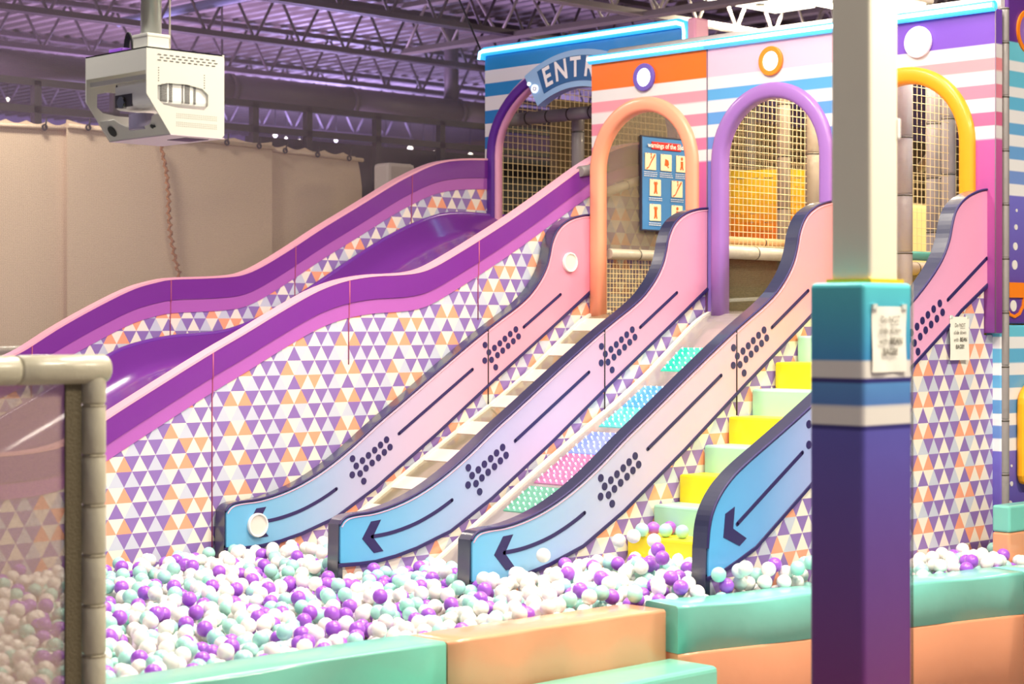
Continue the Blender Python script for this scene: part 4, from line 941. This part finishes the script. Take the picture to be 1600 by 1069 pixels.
for j in range(6):
    for i in range(22): x = px0+.15+i*.0098; mb.box((x, py0-.001, zb+.035+j*.008+(.012 if j > 2 else 0)), (x+.004, py0+.001, zb+.038+j*.008+(.012 if j > 2 else 0)))
mb.build('lower_vents', nmat('vent_grey', (150, 150, 140), .6), sp)
mb = MB()
for xx in (.06, .295):
    for j in range(6): mb.disc((px0+xx, py0, zt-.085-j*.011-(.012 if xx > .1 else 0)), (0, -1, 0), .0025, .001, 8)
mb.build('bolt_holes', M_BLACK, sp)
MB().box((px0, py0, zt-.006), (px0+LU, py0+LW+.006, zt)).build('top_plate', M_CAGE, t)
MB().box((px0, py0+.006, zt-.1), (px0+.006, py0+LW, zt)).build('front_band', M_CAGE, t)
MB().box((px0+.02, py0+.006, zt-.132), (px0+.03, py0+LW, zt-.112)).build('cross_bar', M_CAGE, t)
# slanted front plate with a round cut
fx0, fz0, fx1, fz1 = px0+LU*.155, zb+Hh*.225, px0+LU*.30, zb
nn = 16; vs = []
for i in range(nn+1):
    u = i/nn; y = py0+.006+(LW-.012)*u; cut = .75*math.sqrt(max(0, 1-((u-.42)/.30)**2)) if abs(u-.42) < .30 else 0
    cut *= .72
    for s_ in (cut, 1): vs.append((fx0+(fx1-fx0)*s_, y, fz0+(fz1-fz0)*s_))
m = len(vs); vs += [(x+.005, y, z+.003) for x, y, z in vs]; fs = []
for i in range(nn): q = [2*i, 2*i+2, 2*i+3, 2*i+1]; fs += [q, [k+m for k in q[::-1]], [2*i, 2*i+2, 2*i+2+m, 2*i+m]]
mb = MB(); mb.add(vs, fs); fp = mb.build('front_plate', M_CAGE, t)
nv_ = Vector((fz1-fz0, 0, -(fx1-fx0))).normalized(); 
for uu, r in ((.86, .026), (.20, .010), (.16, .006)):
    c = Vector((fx0+(fx1-fx0)*.55-.003, py0+LW*uu, fz0+(fz1-fz0)*.55)); MB().disc(c, Vector((-abs(nv_.x), 0, -abs(nv_.z))), r, .003, 20).build('vent_disc', nmat('vent_dark', (38, 48, 48), .5), fp)
MB().box((px0+LU*.30, py0, zb-.004), (px0+LU, py0+LW+.006, zb)).build('bottom_plate', nmat('cage_under', (214, 200, 206), .5), t)
MB().box((px0+.24, py0+.06, zb-.006), (px0+.36, py0+.2, zb-.003)).build('bottom_slot', M_BLACK, t)
bz0, bz1 = zb+Hh*.33, zb+Hh*.60
pb = MB().box((px0+.06, py0+.012, bz0), (px0+LU-.06, py0+LW-.12, bz1+.03)).build('projector_body', M_PJ, t, .025, 3)
for x0_, n_ in ((.075, 8), (.12, 4), (.185, 2), (.20, 6), (.245, 3)):
    mb = MB()
    for j in range(14): mb.box((px0+x0_, py0+.0105, bz0+.018+j*.0058), (px0+x0_+n_*.0045, py0+.0118, bz0+.021+j*.0058))
    mb.build('grille', M_BLACK, pb)
MB().box((px0+.057, py0+LW-.27, bz0+.01), (px0+.062, py0+LW-.14, bz0+.065)).build('lens_recess', nmat('lens_dark', (60, 56, 62), .4), pb)
MB().tube([(px0+.07, py0+LW-.2, bz0+.03), (px0+.045, py0+LW-.2, bz0+.03)], .026, 20).build('lens', nmat('lens_glass', (10, 10, 16), .08, 1.0), pb)
MB().tube([(px0+.12, py0+LW-.26, zb+.03), (px0+.12, py0+LW-.26, zb+.10)], .06, 24).build('mirror_dome', nmat('dome_lilac', (150, 142, 170), .25), t, .01)
MB().disc((px0+.06, py0+LW-.15, bz1+.008), (-1, 0, 0), .005, .002, 12).disc((px0+.06, py0+.06, bz1+.008), (-1, 0, 0), .014, .002, 16).build('sensor', M_BLACK, pb)
cxp, cyp = px0+LU*.18, py0+LW*.2
cxp, cyp = P(236, 60, d=dP+.12)[:2]
MB().box((cxp-.055, cyp-.055, zt), (cxp+.055, cyp+.055, zt+.06)).build('clamp_block', M_CAGE, t, .004)
MB().box((cxp-.058, cyp-.058, zt+.05), (cxp+.058, cyp+.058, zt+.064)).build('clamp_collar', M_CAGE, t, .003)
MB().tube([(cxp, cyp, zt+.06), (cxp, cyp, EH+3.62)], .045, 24).build('ceiling_tube', nmat('tube_grey', (150, 152, 150), .3, .3, .3), t)
MB().tube([(cxp+.075, cyp-.03, zt+.01), (cxp+.075, cyp-.03, EH+3.62)], .004, 6).build('cable', M_STEEL, t)
MB().box((px0+.03, py0+LW*.50, zt), (px0+.1, py0+LW*.72, zt+.022)).build('power_box', nmat('power_box', (150, 90, 220), .4), t, .003)
for k in range(4):
    pts = []
    for i in range(12): a = math.pi*i/11; pts.append((px0+.07+.004*k, py0+LW*.52+.03*math.cos(a)*(1-.12*k), zt+.015+(.075-.008*k)*math.sin(a)))
    MB().tube(pts, .005, 6).build('cable_loop', M_BLACK, t)

# ------------------------------------------------------------------ the balls
RB = .036
def zsurf(X, Y): return EH-1.285+.06*S(6.6, 8.5, Y)+.13*S(5.1, 6.7, X)*S(7.75, 6.4, Y)+.045*S(6.5, 6.9, X)*S(5.9, 5.7, Y)-.07*S(7.3, 8.4, X)*S(6.0, 5.6, Y)
def front_y(X): return 5.85 if X < 6.4 else 5.735-.209*(X-6.4)
def blocked(X, Y):
    if Y < front_y(X)+RB+.004 or Y > YP1-RB-.004 or X > 9.25: return True
    for k, yd in enumerate((Y1, Y2, Y3, Y4)):
        x0 = 6.82 if k == 3 else 6.27
        if X > x0-RB and yd-RB-.012 < Y < yd+TK+RB: return True
    return False
def floor_z(X, Y):
    z = zsurf(X, Y)-.20
    if X > 6.3:
        if Y2+TK < Y < Y1 or Y3+TK < Y < Y2: z = max(z, bed_z(X)+.01)
        if Y4+TK < Y < Y3 and X > 7.2: z = max(z, EH-.955+.148*(int((X-7.66)//.208)))
    return z
cell = .075; grid = {}; balls = []
def neigh(x, y):
    i, j = int(x//cell), int(y//cell)
    for a in (i-1, i, i+1):
        for b in (j-1, j, j+1):
            for k in grid.get((a, b), ()): yield k
def rest(x, y):
    z = float(floor_z(x, y))+RB
    for k in neigh(x, y):
        q = balls[k]; dd = (q[0]-x)**2+(q[1]-y)**2
        if dd < 4*RB*RB: z = max(z, q[2]+math.sqrt(4*RB*RB-dd))
    return z
fails = 0; tries = 0
while fails < 2500 and tries < 60000:
    tries += 1; best = None
    X = random.uniform(2.75, 9.25); Y = random.uniform(5.3, 8.85)
    for c in range(5):
        x, y = X+random.uniform(-.09, .09), Y+random.uniform(-.09, .09)
        if blocked(x, y): continue
        xx, yy_, dd_ = proj((x, y, EH-1.25))
        if xx < -60 or xx > 1640: continue
        z = rest(x, y)
        if best is None or z < best[2]: best = (x, y, z)
    if best is None: continue
    if best[2] > zsurf(best[0], best[1])-RB+.012*random.uniform(-1, 1.6): fails += 1; continue
    k = len(balls); balls.append(best); grid.setdefault((int(best[0]//cell), int(best[1]//cell)), []).append(k)
B = np.array(balls)
# which balls show: splat discs into a coarse depth buffer
W_, H_ = 800, 535; zbuf = np.full((H_, W_), 1e9); ids = np.full((H_, W_), -1)
pr = np.array([proj(b) for b in balls])
for k in np.argsort(pr[:, 2]):
    x, y, d = pr[k]; r = FPX*RB/d/2; x /= 2; y /= 2
    x0, x1, y0, y1 = int(max(0, x-r)), int(min(W_-1, x+r+1)), int(max(0, y-r)), int(min(H_-1, y+r+1))
    if x1 <= x0 or y1 <= y0: continue
    gx, gy = np.meshgrid(np.arange(x0, x1+1), np.arange(y0, y1+1)); m = ((gx-x)**2+(gy-y)**2 <= r*r) & (zbuf[y0:y1+1, x0:x1+1] > d)
    zbuf[y0:y1+1, x0:x1+1][m] = d; ids[y0:y1+1, x0:x1+1][m] = k
ids[:, :80] = np.where(ids[:, :80] >= 0, -1, -1)      # behind the netted frame
for px in range(W_):                                   # below the pit wall edge
    X_ = 2*px
    ye = np.interp(X_, [0, 150, 400, 631, 978, 1262, 1420, 1600], [1069, 1032, 1016, 989, 943, 918, 893, 876])
    ids[int(ye/2):, px] = -1
ids[:, 632:710] = -1
cnt = np.bincount(ids[ids >= 0].ravel(), minlength=len(balls))
order = np.argsort(-cnt)[:300]
MC = {'white': nmat('ball_white', (254, 250, 246), .32, .3), 'mint': nmat('ball_mint', (172, 232, 222), .32, .3), 'purple': nmat('ball_purple', (166, 92, 218), .32, .3)}
def sphere_mesh(name, sub, mat, r=RB):
    bm = bmesh.new(); bmesh.ops.create_icosphere(bm, subdivisions=sub, radius=r); me = bpy.data.meshes.new(name); bm.to_mesh(me); bm.free()
    me.polygons.foreach_set('use_smooth', [True]*len(me.polygons)); me.materials.append(mat); return me
BM_ = {c: sphere_mesh('pit_ball', 3, m) for c, m in MC.items()}
cols = rng.choice(['white', 'mint', 'purple'], len(balls), p=[.58, .24, .18])
def region(p):
    if p[0] > 6.6 and p[1] < 5.8: return 'squeezed between the rightmost arrow wall and the pit wall'
    if p[0] > 6.3: return 'heaped between the arrow walls near the stairs'
    if p[0] > 5.5: return 'in the pit just below the arrow walls'
    if p[1] > 7.6: return 'in the pit along the long purple side wall'
    return 'at the front of the pit near the green wall block' if p[0] < 5.0 else 'in the pit behind the orange wall block'
for k in order:
    c = cols[k]; o = bpy.data.objects.new('pit_ball', BM_[c]); COL.objects.link(o); o.location = balls[k]
    rg = region(balls[k]); tag(o, {'white': 'white', 'mint': 'mint green', 'purple': 'purple'}[c]+' plastic ball '+rg, 'ball', c+' balls '+rg)
restset = np.setdiff1d(np.arange(len(balls)), order)
vis = np.array([k for k in restset if cnt[k] > 0 or balls[k][2] > zsurf(balls[k][0], balls[k][1])-.14])
bm = bmesh.new(); bmesh.ops.create_icosphere(bm, subdivisions=2, radius=RB); bm.verts.ensure_lookup_table()
sv = np.array([v.co[:] for v in bm.verts]); sf = np.array([[v.index for v in f.verts] for f in bm.faces]); bm.free()
nb = len(vis); av = (sv[None]+B[vis][:, None]).reshape(-1, 3); af = (sf[None]+(np.arange(nb)*len(sv))[:, None, None]).reshape(-1, 3)
me = bpy.data.meshes.new('ball_heap'); me.vertices.add(len(av)); me.vertices.foreach_set('co', av.ravel()); me.loops.add(af.size); me.loops.foreach_set('vertex_index', af.ravel().astype(np.int32))
me.polygons.add(len(af)); me.polygons.foreach_set('loop_start', np.arange(0, af.size, 3, dtype=np.int32)); me.polygons.foreach_set('loop_total', np.full(len(af), 3, dtype=np.int32))
for c in ('white', 'mint', 'purple'): me.materials.append(MC[c])
ci = np.array([{'white': 0, 'mint': 1, 'purple': 2}[cols[k]] for k in vis]); me.polygons.foreach_set('material_index', np.repeat(ci, len(sf)).astype(np.int32))
me.polygons.foreach_set('use_smooth', np.ones(len(af), dtype=bool)); me.update(); me.validate()
o = bpy.data.objects.new('ball_heap', me); COL.objects.link(o); tag(o, 'rest of the white, mint and purple balls filling the pit', 'balls', None, 'stuff')
print('balls', len(balls), 'heap', nb)
# balls lying on the lowest yellow step and one at a slide end
zs1 = EH-.955-.148+RB
for px, py, c, lab in [(1003, 828, 'mint', 'mint ball farthest left on the lowest visible yellow step'), (1021, 826, 'purple', 'purple ball in the row on the lowest visible yellow step'), (1040, 829, 'mint', 'middle mint ball on the lowest visible yellow step'),
                       (1047, 825, 'purple', 'purple ball peeping out behind the middle mint ball'), (1066, 831, 'mint', 'mint ball farthest right on the lowest visible yellow step')]:
    dd = (zs1-EH)*FPX/(YH-py); p = P(px, py, d=dd); p.z = zs1; p.x = min(p.x, 7.66-RB-.002)
    o = bpy.data.objects.new('pit_ball', BM_[c]); COL.objects.link(o); o.location = p; tag(o, lab, 'ball')
for px, py, Yb, c, lab in [(849, 868, 6.64, 'white', 'white ball leaning on the third arrow wall'), (426, 857, 8.6, 'white', 'white ball under the round disc of the leftmost arrow wall'), (584, 890, 7.6, 'purple', 'purple ball sitting under the second arrow wall'), (1165, 888, 5.62, 'white', 'white ball at the foot of the rightmost arrow wall'),
                           (990, 838, 6.5, 'white', 'white ball on top of the heap beside the stairs'), (1022, 845, 6.3, 'white', 'white ball touching the edge of the lowest yellow step'), (1028, 859, 6.2, 'purple', 'upper purple ball in front of the yellow step'), (1035, 872, 6.15, 'purple', 'lower purple ball in front of the yellow step'), (967, 845, 6.6, 'white', 'white ball on the heap under the third arrow wall')]:
    p = P(px, py, Y=Yb); o = bpy.data.objects.new('pit_ball', BM_[c]); COL.objects.link(o); o.location = p; tag(o, lab, 'ball')

for o in bpy.data.objects:
    if '_o' in o.keys(): del o['_o']
